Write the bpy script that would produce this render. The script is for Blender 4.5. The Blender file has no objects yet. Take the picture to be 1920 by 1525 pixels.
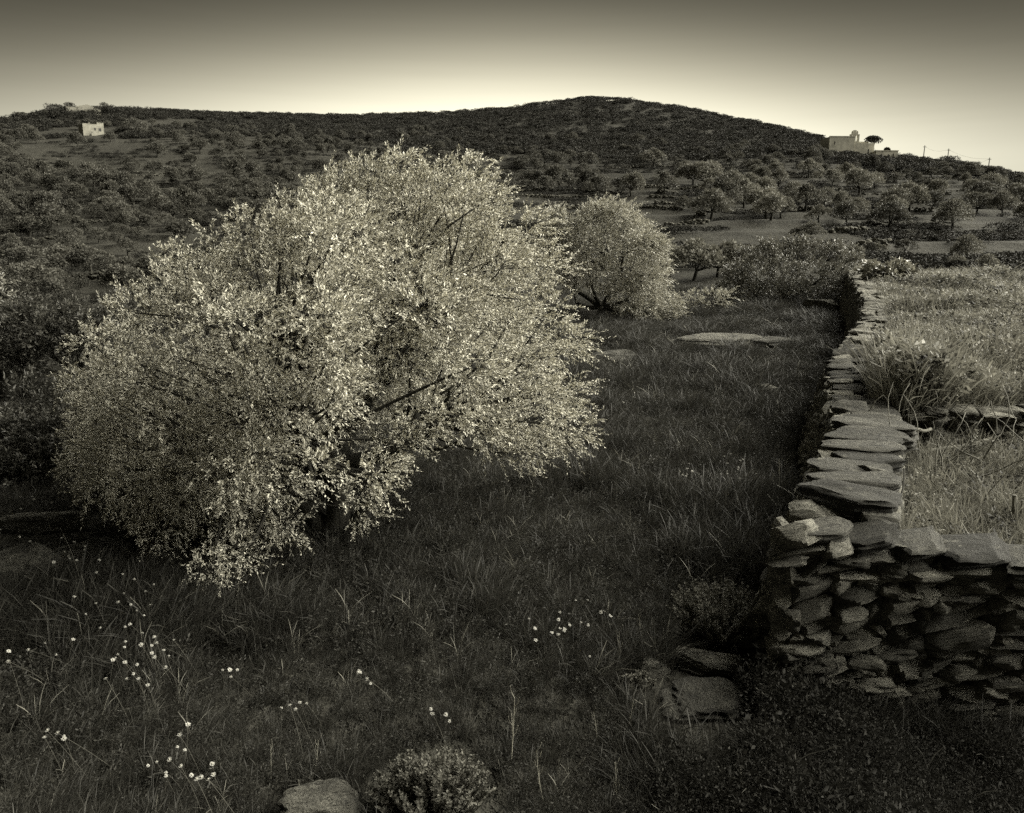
import bpy, bmesh, math, random
import numpy as np
from mathutils import Vector, Matrix
R = math.radians
rng = np.random.default_rng(7)
random.seed(7)
scene = bpy.context.scene
COL = scene.collection

# ------------------------------------------------------------------ camera, sky, sun, exposure
CZ, PITCH, LENS = 2.3, R(11.8), 28.0
cd = bpy.data.cameras.new('camera'); cam = bpy.data.objects.new('camera', cd); COL.objects.link(cam)
cam.location = (0, 0, CZ); cam.rotation_euler = (R(90) - PITCH, 0, 0)
cd.lens = LENS; cd.sensor_width = 36; cd.sensor_fit = 'HORIZONTAL'; cd.clip_start = .05; cd.clip_end = 4000
scene.camera = cam
SUN_AZ, SUN_EL = R(74), R(27)          # azimuth from +Y towards +X
EXPOSURE = 1.7
sd = bpy.data.lights.new('sun', 'SUN'); sun = bpy.data.objects.new('sun', sd); COL.objects.link(sun)
sd.energy = 5.0; sd.angle = R(74); sd.color = (1.0, .965, .84)
sv = Vector((math.sin(SUN_AZ) * math.cos(SUN_EL), math.cos(SUN_AZ) * math.cos(SUN_EL), math.sin(SUN_EL)))
sun.rotation_euler = sv.to_track_quat('Z', 'Y').to_euler()
sun.location = (30, 0, 30)

world = bpy.data.worlds.new('World'); scene.world = world; world.use_nodes = True
wn, wl = world.node_tree.nodes, world.node_tree.links
wn.clear()
def W(t, **k):
    n = wn.new(t)
    for a, b in k.items(): setattr(n, a, b)
    return n
def wmath(op, a, b=None, c=None, clamp=False):
    n = W('ShaderNodeMath', operation=op); n.use_clamp = clamp
    for i, v in enumerate((a, b, c)):
        if v is None: continue
        if isinstance(v, (int, float)): n.inputs[i].default_value = v
        else: wl.new(v, n.inputs[i])
    return n.outputs[0]
tc = W('ShaderNodeTexCoord'); sep = W('ShaderNodeSeparateXYZ'); wl.new(tc.outputs['Generated'], sep.inputs[0])
sky = W('ShaderNodeTexSky'); sky.sky_type = 'NISHITA'; sky.sun_disc = False
sky.sun_elevation = SUN_EL; sky.sun_rotation = SUN_AZ; sky.air_density = 1; sky.dust_density = 1
bw = W('ShaderNodeRGBToBW'); wl.new(sky.outputs[0], bw.inputs[0])
el = wmath('MULTIPLY', wmath('ARCSINE', sep.outputs['Z']), 180 / math.pi)
az = wmath('MULTIPLY', wmath('ARCTAN2', sep.outputs['X'], sep.outputs['Y']), 180 / math.pi)
a1 = wmath('DIVIDE', wmath('ABSOLUTE', wmath('ADD', az, 1.0)), 29.0)
ga = wmath('EXPONENT', wmath('MULTIPLY', wmath('POWER', a1, 2.0), -1.0))
e1 = wmath('DIVIDE', wmath('MAXIMUM', wmath('SUBTRACT', el, wmath('MULTIPLY_ADD', ga, 3.0, 3.6)), 0.0), 5.0)
ge = wmath('EXPONENT', wmath('MULTIPLY', wmath('POWER', e1, 1.75), -1.0))
shape = wmath('ADD', wmath('MULTIPLY', wmath('MULTIPLY', ge, ga), 9.0), wmath('ADD', wmath('MULTIPLY', ge, 2.0), .46))
# a faint thin cloud streak texture low in the sky
mpn = W('ShaderNodeMapping'); mpn.inputs['Scale'].default_value = (3, 3, 60); wl.new(tc.outputs['Generated'], mpn.inputs[0])
nz = W('ShaderNodeTexNoise'); nz.inputs['Scale'].default_value = 1.6; nz.inputs['Detail'].default_value = 4; wl.new(mpn.outputs[0], nz.inputs[0])
streak = wmath('MULTIPLY_ADD', wmath('SUBTRACT', nz.outputs[0], .5), .07, 1.0)
SKYREF = .186
lum = wmath('MULTIPLY', wmath('MULTIPLY', shape, streak), wmath('MULTIPLY', wmath('POWER', bw.outputs[0], .25), SKYREF))
tint = W('ShaderNodeMix', data_type='RGBA'); tint.inputs[6].default_value = (1, .925, .68, 1); tint.inputs[7].default_value = (1, .955, .75, 1)
wl.new(ge, tint.inputs[0])
vm = W('ShaderNodeVectorMath', operation='SCALE'); wl.new(tint.outputs[2], vm.inputs[0]); wl.new(lum, vm.inputs[3])
bg = W('ShaderNodeBackground'); bg.inputs[1].default_value = .15; wl.new(vm.outputs[0], bg.inputs[0])
wo = W('ShaderNodeOutputWorld'); wl.new(bg.outputs[0], wo.inputs[0])
vs = scene.view_settings
scene.display_settings.display_device = 'sRGB'
vs.view_transform = 'Standard'; vs.look = 'None'; vs.exposure = EXPOSURE; vs.gamma = 1; vs.use_curve_mapping = False
scene.cycles.use_denoising = False
scene.cycles.max_bounces = 5; scene.cycles.diffuse_bounces = 4; scene.cycles.glossy_bounces = 2
scene.cycles.transmission_bounces = 3; scene.cycles.transparent_max_bounces = 4
scene.render.use_persistent_data = False

# ------------------------------------------------------------------ picture geometry of the place
FPX = LENS / 36 * 1920
cp, sp = math.cos(PITCH), math.sin(PITCH)
def ray(px, py):
    dx, dy = (px - 960) / FPX, (762.5 - py) / FPX
    return np.array([dx, cp + dy * sp, -sp + dy * cp])
def azel(px, py):
    d = ray(px, py)
    return math.degrees(math.atan2(d[0], d[1])), math.atan2(d[2], math.hypot(d[0], d[1]))
def on_z(px, py, z):
    d = ray(px, py); t = (z - CZ) / d[2]
    return np.array([0, 0, CZ]) + d * t
def at_y(px, py, y):
    d = ray(px, py); return np.array([0, 0, CZ]) + d * (y / d[1])
def pix(p):
    x, y, z = p[0], p[1], p[2] - CZ
    dep = y * cp - z * sp; up = y * sp + z * cp
    return 960 + FPX * x / dep, 762.5 - FPX * up / dep

# ------------------------------------------------------------------ noise
_H = np.random.default_rng(3).random((256, 256))
def vnoise(x, y):
    x = np.asarray(x, float); y = np.asarray(y, float)
    xi = np.floor(x).astype(int); yi = np.floor(y).astype(int)
    fx, fy = x - xi, y - yi
    fx = fx * fx * (3 - 2 * fx); fy = fy * fy * (3 - 2 * fy)
    g = lambda a, b: _H[a & 255, b & 255]
    return (g(xi, yi) * (1 - fx) + g(xi + 1, yi) * fx) * (1 - fy) + (g(xi, yi + 1) * (1 - fx) + g(xi + 1, yi + 1) * fx) * fy
def fbm(x, y, o=3):
    s, a, t = 0, .5, 0
    for i in range(o):
        s = s + a * vnoise(x * 2 ** i + 17.3 * i, y * 2 ** i + 9.1 * i); t += a; a *= .5
    return s / t - .5
def sstep(a, b, x):
    t = np.clip((x - a) / (b - a), 0, 1); return t * t * (3 - 2 * t)

# ------------------------------------------------------------------ terrain function
RIDGE = [(-60, 235), (0, 231), (40, 226), (100, 216), (190, 210), (310, 214), (440, 219), (600, 222), (700, 221), (830, 217), (950, 209),
         (1040, 197), (1095, 190), (1180, 194), (1270, 207), (1400, 232), (1500, 253), (1560, 272), (1680, 300), (1730, 306), (1800, 322),
         (1850, 331), (1920, 344), (2000, 356)]
RIDGE_R = [(-60, 330), (0, 335), (400, 400), (1095, 480), (1500, 400), (1600, 325), (1920, 300), (2000, 300)]
TAB = {  # column px: [(py, r) ...]
    -40: [(548, 80), (502, 100), (442, 130), (392, 160), (338, 200), (295, 240), (252, 300)],
    300: [(530, 80), (482, 100), (422, 130), (374, 160), (328, 200), (289, 240), (252, 300)],
    600: [(510, 80), (465, 100), (408, 130), (364, 160), (323, 200), (288, 240), (257, 300)],
    960: [(486, 60), (443, 80), (408, 100), (373, 130), (347, 160), (317, 200), (292, 240), (264, 300)],
    1200: [(522, 45), (480, 60), (438, 80), (410, 100), (374, 130), (347, 160), (320, 200), (297, 240), (272, 300)],
    1500: [(512, 45), (475, 60), (438, 80), (412, 100), (380, 130), (354, 160), (327, 200), (304, 240), (281, 300)],
    1750: [(513, 45), (482, 60), (448, 80), (422, 100), (392, 130), (367, 160), (342, 200), (324, 240), (313, 285)],
    1990: [(516, 45), (484, 60), (454, 80), (432, 100), (408, 130), (388, 160), (368, 200), (355, 240), (350, 280)],
}
NEAR_L = [(0, 0), (12, 0), (20, -.25), (28, -1.3), (40, -3.2), (55, -4.2)]
NEAR_C = [(0, 0), (12, 0), (20, .02), (28, -.1), (38, -.6)]
NEAR_R = [(0, 0), (12, 0), (20, .05), (30, .1), (38, .2)]
_azr = [azel(*p)[0] for p in RIDGE]; _elr = [azel(*p)[1] for p in RIDGE]
_azR = [azel(p[0], 230)[0] for p in RIDGE_R]; _RR = [p[1] for p in RIDGE_R]
_cols = sorted(TAB); _caz = [azel(c, 400)[0] for c in _cols]
GA = np.arange(-180, 181, 1.0); GR = np.arange(0, 1601, 1.0)
def _profile(c):
    near = NEAR_L if c < 500 else (NEAR_L[:3] + [(28, -.8), (40, -2.2)] if c < 700 else (NEAR_C if c < 1300 else NEAR_R))
    pts = list(near)
    for py, r in TAB[c]:
        pts.append((r, CZ + r * math.tan(azel(c, py)[1])))
    return np.interp(GR, [p[0] for p in pts], [p[1] for p in pts]), max(p[0] for p in pts)
_prof = [_profile(c) for c in _cols]
GZ = np.zeros((len(GA), len(GR)))
for i, a in enumerate(GA):
    ac = float(np.clip(a, _caz[0], _caz[-1]))
    j = int(np.clip(np.searchsorted(_caz, ac) - 1, 0, len(_caz) - 2))
    t = (ac - _caz[j]) / (_caz[j + 1] - _caz[j]); t = t * t * (3 - 2 * t) * .5 + t * .5
    z = _prof[j][0] * (1 - t) + _prof[j + 1][0] * t
    rl = _prof[j][1] * (1 - t) + _prof[j + 1][1] * t
    RR = float(np.interp(ac, _azR, _RR)); zr = CZ + RR * math.tan(float(np.interp(ac, _azr, _elr)))
    zl = float(np.interp(rl, GR, z))
    m = GR > rl
    z[m] = np.interp(GR[m], [rl, (rl + RR) * .5, RR - 22, RR, RR + 40, RR + 250, 1100, 1600], [zl, zl * .46 + zr * .54, zr - 2.2, zr, zr - 3, zr * .72, zr * .2, 0])
    over = max(0.0, abs(a) - 36) / 40
    GZ[i] = z * (1 - sstep(0, 1, over)) + 0
k = np.exp(-(np.arange(-12, 13) / 4.0) ** 2); k /= k.sum()
for i in range(len(GA)):
    sm = np.convolve(np.pad(GZ[i], 12, 'edge'), k, 'valid')
    w = sstep(16, 40, GR); GZ[i] = GZ[i] * (1 - w) + sm * w
def lookup(a, r):
    fi = np.clip(a + 180, 0, 359.999); i = fi.astype(int); fi = fi - i
    fr = np.clip(r, 0, 1599.9); j = fr.astype(int); fr = fr - j
    return (GZ[i, j] * (1 - fi) + GZ[i + 1, j] * fi) * (1 - fr) + (GZ[i, j + 1] * (1 - fi) + GZ[i + 1, j + 1] * fi) * fr

# line of the long wall on its top: pixel of its middle and height of its top
A_PIX = [(1586, 955, .90), (1600, 880, .92), (1622, 832, .93), (1640, 792, .93), (1606, 742, .80), (1597, 702, .84), (1600, 667, .90), (1622, 634, .94),
         (1645, 600, 1.0), (1643, 563, 1.08), (1624, 536, 1.18), (1607, 508, 1.32), (1632, 490, 1.42)]
A_PTS = [on_z(*p) for p in A_PIX]
A_XY = np.array([p[:2] for p in A_PTS]); A_Z = np.array([p[2] for p in A_PTS])
CORNER = on_z(1500, 985, .9)
B_PTS = [at_y(1488, 980, 3.86), at_y(1640, 1012, 3.84), at_y(1770, 1022, 3.80), at_y(1925, 1052, 3.74)]
B_dir = B_PTS[-1][:2] - B_PTS[-2][:2]; B_dir = B_dir / np.linalg.norm(B_dir)
B_PTS.append(np.array([*(B_PTS[-1][:2] + B_dir * 1.6), B_PTS[-1][2]]))
B_XY = np.array([p[:2] for p in B_PTS])
FW_A, FW_B = at_y(1600, 530, 27.0), at_y(2050, 530, 23.5)     # far cross wall
# outline of the raised field on the right
FIELD = np.array([*[tuple(p) for p in A_XY], tuple(FW_A[:2]), tuple(FW_B[:2]), (40, 22), (40, -6), (4.5, -6), (B_XY[-1][0] + .3, B_XY[-1][1] + .25), *[tuple(p + np.array([.05, .28])) for p in B_XY[::-1][1:-1]]])
def in_poly(x, y, poly):
    ins = np.zeros(np.shape(x), bool); n = len(poly)
    for i in range(n):
        x1, y1 = poly[i]; x2, y2 = poly[(i + 1) % n]
        c = ((y1 > y) != (y2 > y)) & (x < (x2 - x1) * (y - y1) / ((y2 - y1) if y2 != y1 else 1e-9) + x1)
        ins ^= c
    return ins
def d_poly(x, y, pts, closed=True):
    best = np.full(np.shape(x), 1e9); n = len(pts)
    for i in range(n if closed else n - 1):
        x1, y1 = pts[i]; x2, y2 = pts[(i + 1) % n]
        dx, dy = x2 - x1, y2 - y1
        t = np.clip(((x - x1) * dx + (y - y1) * dy) / max(dx * dx + dy * dy, 1e-9), 0, 1)
        best = np.minimum(best, np.hypot(x - x1 - t * dx, y - y1 - t * dy))
    return best
LOWWALL_Y = 6.9
TSTEP = 1.35
def qlevel(x, y, zb):
    return zb / TSTEP + fbm(x / 42.0, y / 42.0, 2) * 1.3
def terrain(x, y, detail=True):
    x = np.asarray(x, float); y = np.asarray(y, float)
    r = np.hypot(x, y); a = np.degrees(np.arctan2(x, y))
    z = lookup(a, r)
    z = z + fbm(x / 60 + 5, y / 60, 3) * 7 * sstep(70, 200, r) * (1 - sstep(230, 330, r) * .7) * .45
    w = sstep(48, 62, r) * (1 - sstep(225, 275, r))
    q = qlevel(x, y, z); f = q - np.floor(q)
    prof = np.where(f < .78, f * .32, .25 + (f - .78) / .22 * .75)
    z = z + w * (prof - f) * TSTEP * .9
    # raised field
    m = (r < 60)
    if np.any(m):
        xm, ym = x[m], y[m]
        ins = in_poly(xm, ym, FIELD)
        d = d_poly(xm, ym, FIELD)
        lev = .52 + .24 * sstep(LOWWALL_Y - .25, LOWWALL_Y + .1, ym) + .012 * np.maximum(ym - 8, 0)
        add = np.where(ins, sstep(0.0, .22, d) * lev, 0)
        zz = z[m]; zz = np.where(ins, zz * (1 - sstep(0, .22, d)) + add, zz)
        zz = zz + (fbm(xm / 2.2, ym / 2.2, 3) * .16 + fbm(xm / .45, ym / .45, 2) * .05) * (1 - sstep(35, 55, np.hypot(xm, ym)))
        zz = zz - .16 * sstep(1.3, 2.6, xm) * (1 - sstep(3.75, 3.95, ym)) * sstep(1.0, 2.4, ym)
        z = z.copy(); z[m] = zz
    if detail:
        z = z + fbm(x / 5, y / 5, 2) * .5 * sstep(50, 80, r)
    return z
def tz(x, y): return float(terrain(np.array([x]), np.array([y]))[0])
def hit(px, py, rmin=1.5, rmax=520):
    d = ray(px, py); h = math.hypot(d[0], d[1])
    rr = np.concatenate([np.arange(rmin, 40, .05), np.arange(40, rmax, .25)])
    X, Y, Zr = d[0] / h * rr, d[1] / h * rr, CZ + d[2] / h * rr
    b = np.nonzero(terrain(X, Y) >= Zr)[0]
    if len(b) == 0:
        return None
    i = b[0]; return np.array([X[i], Y[i], Zr[i]])
def px_m(p): # metres per photo pixel at p
    return (p[1] * cp - (p[2] - CZ) * sp) / FPX

# ------------------------------------------------------------------ object helpers
def tag(o, label=None, cat=None, group=None, kind=None):
    if label: o['label'] = label
    if cat: o['category'] = cat
    if group: o['group'] = group
    if kind: o['kind'] = kind
    return o
def empty(name, loc=(0, 0, 0), rz=0):
    o = bpy.data.objects.new(name, None); o.location = [float(v) for v in loc]; o.rotation_euler = (0, 0, rz); o.empty_display_size = .2
    COL.objects.link(o); return o
def mesh(name, V, F, mats, mi=None, smooth=False):
    me = bpy.data.meshes.new(name)
    V = np.asarray(V, np.float32)
    if isinstance(F, np.ndarray):
        n, s = F.shape
        me.vertices.add(len(V)); me.vertices.foreach_set('co', V.ravel())
        me.loops.add(n * s); me.loops.foreach_set('vertex_index', F.astype(np.int32).ravel())
        me.polygons.add(n); me.polygons.foreach_set('loop_start', np.arange(0, n * s, s, dtype=np.int32))
        try: me.polygons.foreach_set('loop_total', np.full(n, s, np.int32))
        except Exception: pass
    else:
        me.from_pydata(V.tolist(), [], F)
    for m in (mats if isinstance(mats, (list, tuple)) else [mats]): me.materials.append(m)
    if mi is not None: me.polygons.foreach_set('material_index', np.asarray(mi, np.int32))
    if smooth: me.polygons.foreach_set('use_smooth', np.ones(len(me.polygons), bool))
    me.update(calc_edges=True); me.validate()
    return me
def link(name, me, parent=None, loc=None):
    o = bpy.data.objects.new(name, me); COL.objects.link(o)
    if parent is not None: o.parent = parent
    if loc is not None: o.location = [float(v) for v in loc]
    return o
class MB:
    """collects pieces of one mesh"""
    def __init__(s): s.V, s.F, s.n = [], [], 0
    def add(s, V, F):
        V = np.asarray(V, float); s.V.append(V)
        s.F.extend([tuple(int(i) + s.n for i in f) for f in F]); s.n += len(V)
    def box(s, x0, x1, y0, y1, z0, z1):
        V = [(x, y, z) for x in (x0, x1) for y in (y0, y1) for z in (z0, z1)]
        s.add(V, [(0, 1, 3, 2), (4, 6, 7, 5), (0, 4, 5, 1), (2, 3, 7, 6), (0, 2, 6, 4), (1, 5, 7, 3)])
    def tube(s, P, Rr, n=6):
        P = np.asarray(P, float); Rr = np.broadcast_to(np.asarray(Rr, float), (len(P),))
        T = np.gradient(P, axis=0); T /= np.linalg.norm(T, axis=1)[:, None] + 1e-9
        up = np.array([0.31, .12, .95]); V = []
        for i in range(len(P)):
            a = np.cross(T[i], up)
            if np.linalg.norm(a) < .15: a = np.cross(T[i], [1, 0, .1])
            a /= np.linalg.norm(a); b = np.cross(T[i], a)
            for j in range(n):
                t = 2 * math.pi * j / n
                V.append(P[i] + Rr[i] * (a * math.cos(t) + b * math.sin(t)))
        F = [(i * n + j, i * n + (j + 1) % n, (i + 1) * n + (j + 1) % n, (i + 1) * n + j) for i in range(len(P) - 1) for j in range(n)]
        F.append(tuple(range(n - 1, -1, -1))); F.append(tuple((len(P) - 1) * n + j for j in range(n)))
        s.add(V, F)
    def me(s, name, mats, smooth=False): return mesh(name, np.concatenate(s.V), s.F, mats, smooth=smooth)

# ------------------------------------------------------------------ materials
def C(v, t=1.0): return (v, v * (1 - .035 * t), v * (1 - .19 * t), 1)
class NT:
    def __init__(s, name):
        s.m = bpy.data.materials.new(name); s.m.use_nodes = True
        s.t = s.m.node_tree; s.N = s.t.nodes; s.L = s.t.links; s.N.clear()
        s.out = s.N.new('ShaderNodeOutputMaterial')
    def n(s, t, ins=None, **k):
        n = s.N.new(t)
        for a, b in k.items(): setattr(n, a, b)
        for a, b in (ins or {}).items():
            if hasattr(b, 'is_linked') or isinstance(b, bpy.types.NodeSocket): s.L.new(b, n.inputs[a])
            else: n.inputs[a].default_value = b
        return n
    def math(s, op, a, b=0.0, clamp=False):
        n = s.n('ShaderNodeMath', {0: a, 1: b}, operation=op); n.use_clamp = clamp; return n.outputs[0]
    def mix(s, f, a, b):
        n = s.n('ShaderNodeMix', {0: f, 6: a, 7: b}, data_type='RGBA'); return n.outputs[2]
    def ramp(s, f, stops):
        n = s.n('ShaderNodeValToRGB', {0: f}); e = n.color_ramp.elements
        while len(e) < len(stops): e.new(.5)
        for q, (p, c) in zip(e, stops): q.position = p; q.color = c
        return n.outputs[0]
    def noise(s, co, scale, detail=4, rough=.55):
        return s.n('ShaderNodeTexNoise', {'Vector': co, 'Scale': scale, 'Detail': detail, 'Roughness': rough}).outputs[0]
    def bsdf(s, col, rough=.8, spec=.3, bump=None, bstr=.5, bdist=.02):
        b = s.n('ShaderNodeBsdfPrincipled', {'Base Color': col, 'Roughness': rough, 'Specular IOR Level': spec})
        if bump is not None:
            bp = s.n('ShaderNodeBump', {'Height': bump, 'Strength': bstr, 'Distance': bdist}); s.L.new(bp.outputs[0], b.inputs['Normal'])
        s.L.new(b.outputs[0], s.out.inputs[0]); return b
def leaf_mat(name, dark, light, under, rough=.42, spec=.5, trans=.25):
    t = NT(name); g = t.n('ShaderNodeNewGeometry'); oi = t.n('ShaderNodeObjectInfo')
    rnd = g.outputs['Random Per Island']
    top = t.mix(rnd, C(dark), C(light))
    und = t.mix(rnd, C(under * .8), C(under * 1.15))
    c = t.mix(g.outputs['Backfacing'], top, und)
    k = t.math('MULTIPLY_ADD', oi.outputs['Random'], .4); k.node.inputs[2].default_value = .8
    c2 = t.n('ShaderNodeVectorMath', {0: c, 3: k}, operation='SCALE').outputs[0]
    b = t.n('ShaderNodeBsdfPrincipled', {'Base Color': c2, 'Roughness': rough, 'Specular IOR Level': spec})
    tr = t.n('ShaderNodeBsdfTranslucent', {'Color': c2})
    mx = t.n('ShaderNodeMixShader', {0: trans, 1: b.outputs[0], 2: tr.outputs[0]})
    t.L.new(mx.outputs[0], t.out.inputs[0]); return t.m
M_OLIVE = leaf_mat('olive_leaf', .26, .50, .60, .5, .2, .08)
M_OLIVE2 = leaf_mat('olive_leaf_far', .24, .6, .64, .45, .5, .2)
M_BUSH = leaf_mat('lentisk_leaf', .07, .21, .20, .38, .5, .2)
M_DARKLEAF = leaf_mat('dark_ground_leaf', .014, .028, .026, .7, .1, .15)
M_GREY = leaf_mat('grey_shrub_leaf', .09, .16, .15, .7, .2, .15)
M_FAR = leaf_mat('far_olive_leaf', .05, .115, .11, .6, .2, .2)
M_MAQ = leaf_mat('maquis_leaf', .022, .045, .04, .7, .15, .1)
M_SHADE = leaf_mat('shade_painted_leaf', .03, .09, .08, .5, .3, .1)  # leaf darkened: shade at the left edge is put into the colour
M_IVY = leaf_mat('ivy_leaf', .1, .3, .28, .35, .6, .15)
def grass_mat(name, lo, hi, seed):
    t = NT(name); oi = t.n('ShaderNodeObjectInfo'); g = t.n('ShaderNodeNewGeometry')
    r = t.math('MULTIPLY_ADD', oi.outputs['Random'], .5); t.L.new(t.math('MULTIPLY', g.outputs['Random Per Island'], .5), r.node.inputs[2])
    c = t.mix(r, C(lo), C(hi))
    b = t.n('ShaderNodeBsdfPrincipled', {'Base Color': c, 'Roughness': .6, 'Specular IOR Level': .25})
    tr = t.n('ShaderNodeBsdfTranslucent', {'Color': c})
    mx = t.n('ShaderNodeMixShader', {0: .3, 1: b.outputs[0], 2: tr.outputs[0]})
    t.L.new(mx.outputs[0], t.out.inputs[0]); return t.m
M_GRASS = grass_mat('field_grass', .014, .07, 1)
M_DRY = grass_mat('dry_grass', .11, .32, 2)
M_STRAW = grass_mat('straw', .25, .5, 3)
def stone_mat(name, lo, hi, lichen, scale=1.0):
    t = NT(name); oi = t.n('ShaderNodeObjectInfo'); tcn = t.n('ShaderNodeTexCoord')
    off = t.n('ShaderNodeVectorMath', {0: tcn.outputs['Object'], 3: 1.0}, operation='SCALE').outputs[0]
    rv = t.n('ShaderNodeCombineXYZ', {0: t.math('MULTIPLY', oi.outputs['Random'], 97.0), 1: t.math('MULTIPLY', oi.outputs['Random'], 31.0)})
    co = t.n('ShaderNodeVectorMath', {0: off, 1: rv.outputs[0]}, operation='ADD').outputs[0]
    mp = t.n('ShaderNodeMapping', {'Vector': co, 'Scale': (.8, .8, 4.2)})
    n1 = t.noise(mp.outputs[0], 1.3 * scale, 6, .65); n2 = t.noise(mp.outputs[0], 7 * scale, 5, .7); n3 = t.noise(co, 2.6 * scale, 5, .6)
    base = t.mix(t.ramp(n1, [(.3, (0, 0, 0, 1)), (.7, (1, 1, 1, 1))]), C(lo), C(hi))
    k = t.math('MULTIPLY_ADD', oi.outputs['Random'], .95); k.node.inputs[2].default_value = .48
    base = t.n('ShaderNodeVectorMath', {0: base, 3: k}, operation='SCALE').outputs[0]
    base = t.mix(t.ramp(n2, [(.35, (.55, .55, .55, 1)), (.55, (0, 0, 0, 1))]), base, C(lo * .45))
    base = t.mix(t.ramp(n3, [(.6, (0, 0, 0, 1)), (.7, (.7, .7, .7, 1))]), base, C(lichen))
    wv = t.n('ShaderNodeTexWave', {'Vector': mp.outputs[0], 'Scale': 1.1 * scale, 'Distortion': 5.0, 'Detail': 3.0}, bands_direction='Z').outputs[1]
    n4 = t.noise(mp.outputs[0], 22 * scale, 4, .75); base = t.mix(t.ramp(n4, [(.3, (.8, .8, .8, 1)), (.5, (0, 0, 0, 1))]), base, C(lo * .4))
    mq = t.n('ShaderNodeMapping', {'Vector': co, 'Scale': (.5, .5, 9), 'Rotation': (.12, .08, 0)}); n5 = t.noise(mq.outputs[0], 2.2 * scale, 5, .7)
    base = t.mix(t.ramp(n5, [(.36, (.85, .85, .85, 1)), (.48, (0, 0, 0, 1))]), base, C(lo * .35))
    n2 = t.math('ADD', n2, t.math('MULTIPLY', n5, 1.3))
    h = t.math('ADD', t.math('MULTIPLY', t.math('ADD', n2, t.math('MULTIPLY', n4, .7)), .9), t.math('ADD', t.math('MULTIPLY', wv, .0), t.math('MULTIPLY', n1, .6)))
    t.bsdf(base, .85, .25, h, 1.0, .09); return t.m
M_STONE = stone_mat('schist', .20, .42, .55)  # wall stone lightened in colour to stand in for missing fill light
M_SLAB = stone_mat('schist_slab', .07, .17, .30)  # same schist, darkened in colour to offset sun on the cap slabs
M_ROCK = stone_mat('boulder_rock', .10, .23, .34, 3.0)
def far_stone_mat():
    t = NT('terrace_stone'); g = t.n('ShaderNodeNewGeometry')
    t.bsdf(t.mix(g.outputs['Random Per Island'], C(.06), C(.15)), .9, .1); return t.m
M_FSTONE = far_stone_mat()
t = NT('wall_rubble'); tcn = t.n('ShaderNodeTexCoord'); nn = t.noise(tcn.outputs['Object'], 14, 5, .7); t.bsdf(t.mix(nn, C(.08), C(.26)), .95, .1, nn, 1, .05); M_RUBBLE = t.m
t = NT('olive_bark'); tcn = t.n('ShaderNodeTexCoord'); mp = t.n('ShaderNodeMapping', {'Vector': tcn.outputs['Object'], 'Scale': (1, 1, .3)})
nn = t.noise(mp.outputs[0], 24, 6, .7); t.bsdf(t.mix(nn, C(.018), C(.075)), .95, .1, nn, 1, .03); M_BARK = t.m
t = NT('dry_wood'); tcn = t.n('ShaderNodeTexCoord'); nn = t.noise(tcn.outputs['Object'], 30, 4, .6); t.bsdf(t.mix(nn, C(.08), C(.2)), .8, .2, nn, .6, .01); M_WOOD = t.m
t = NT('whitewash'); tcn = t.n('ShaderNodeTexCoord'); nn = t.noise(tcn.outputs['Object'], .5, 6, .65); t.bsdf(t.mix(t.ramp(nn, [(.35, (0, 0, 0, 1)), (.6, (1, 1, 1, 1))]), C(.30), C(.48)), .9, .1); M_WHITE = t.m
t = NT('old_plaster'); tcn = t.n('ShaderNodeTexCoord'); nn = t.noise(tcn.outputs['Object'], .6, 6, .65); t.bsdf(t.mix(nn, C(.16), C(.3)), .9, .1); M_PLASTER = t.m
t = NT('dull_whitewash'); tcn = t.n('ShaderNodeTexCoord'); nn = t.noise(tcn.outputs['Object'], .7, 6, .65); t.bsdf(t.mix(t.ramp(nn, [(.35, (0, 0, 0, 1)), (.6, (1, 1, 1, 1))]), C(.17), C(.28)), .9, .1); M_HOUSE = t.m
t = NT('dark_opening'); t.bsdf(C(.02), .3, .5); M_DARK = t.m
t = NT('pole_wood'); t.bsdf(C(.09), .9, .1); M_POLE = t.m
t = NT('wire'); t.bsdf(C(.06), .5, .4); M_WIRE = t.m
t = NT('daisy_petal'); t.bsdf(C(.30, .6), .6, .2); M_PETAL = t.m
t = NT('daisy_eye'); t.bsdf(C(.3), .8, .1); M_EYE = t.m
t = NT('plant_stem'); t.bsdf(C(.09), .8, .1); M_STEM = t.m
# ground
t = NT('hill_ground'); g = t.n('ShaderNodeNewGeometry'); P = g.outputs['Position']
n0 = t.noise(P, .035, 4, .6); n1 = t.noise(P, .35, 6, .7); n2 = t.noise(P, 3.5, 5, .7); n3 = t.noise(P, 28, 4, .6)
c = t.mix(t.ramp(n1, [(.35, (0, 0, 0, 1)), (.65, (1, 1, 1, 1))]), C(.018), C(.055))
c = t.mix(t.ramp(n0, [(.4, (0, 0, 0, 1)), (.62, (.6, .6, .6, 1))]), c, C(.065))
c = t.mix(t.ramp(n2, [(.4, (.75, .75, .75, 1)), (.58, (0, 0, 0, 1))]), c, C(.022))
c = t.mix(t.ramp(n3, [(.45, (0, 0, 0, 1)), (.75, (.3, .3, .3, 1))]), c, C(.14))
steep = t.n('ShaderNodeSeparateXYZ', {0: g.outputs['Normal']}).outputs[2]
rn = t.noise(P, 1.6, 5, .75)
c = t.mix(t.math('MULTIPLY', t.ramp(steep, [(.72, (1, 1, 1, 1)), (.9, (0, 0, 0, 1))]), t.ramp(rn, [(.4, (0, 0, 0, 1)), (.6, (.8, .8, .8, 1))])), c, C(.14))
hb = t.math('ADD', n2, t.math('MULTIPLY', n1, 2.0))
t.bsdf(c, .95, .08, hb, .8, .3); M_GROUND = t.m

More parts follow.
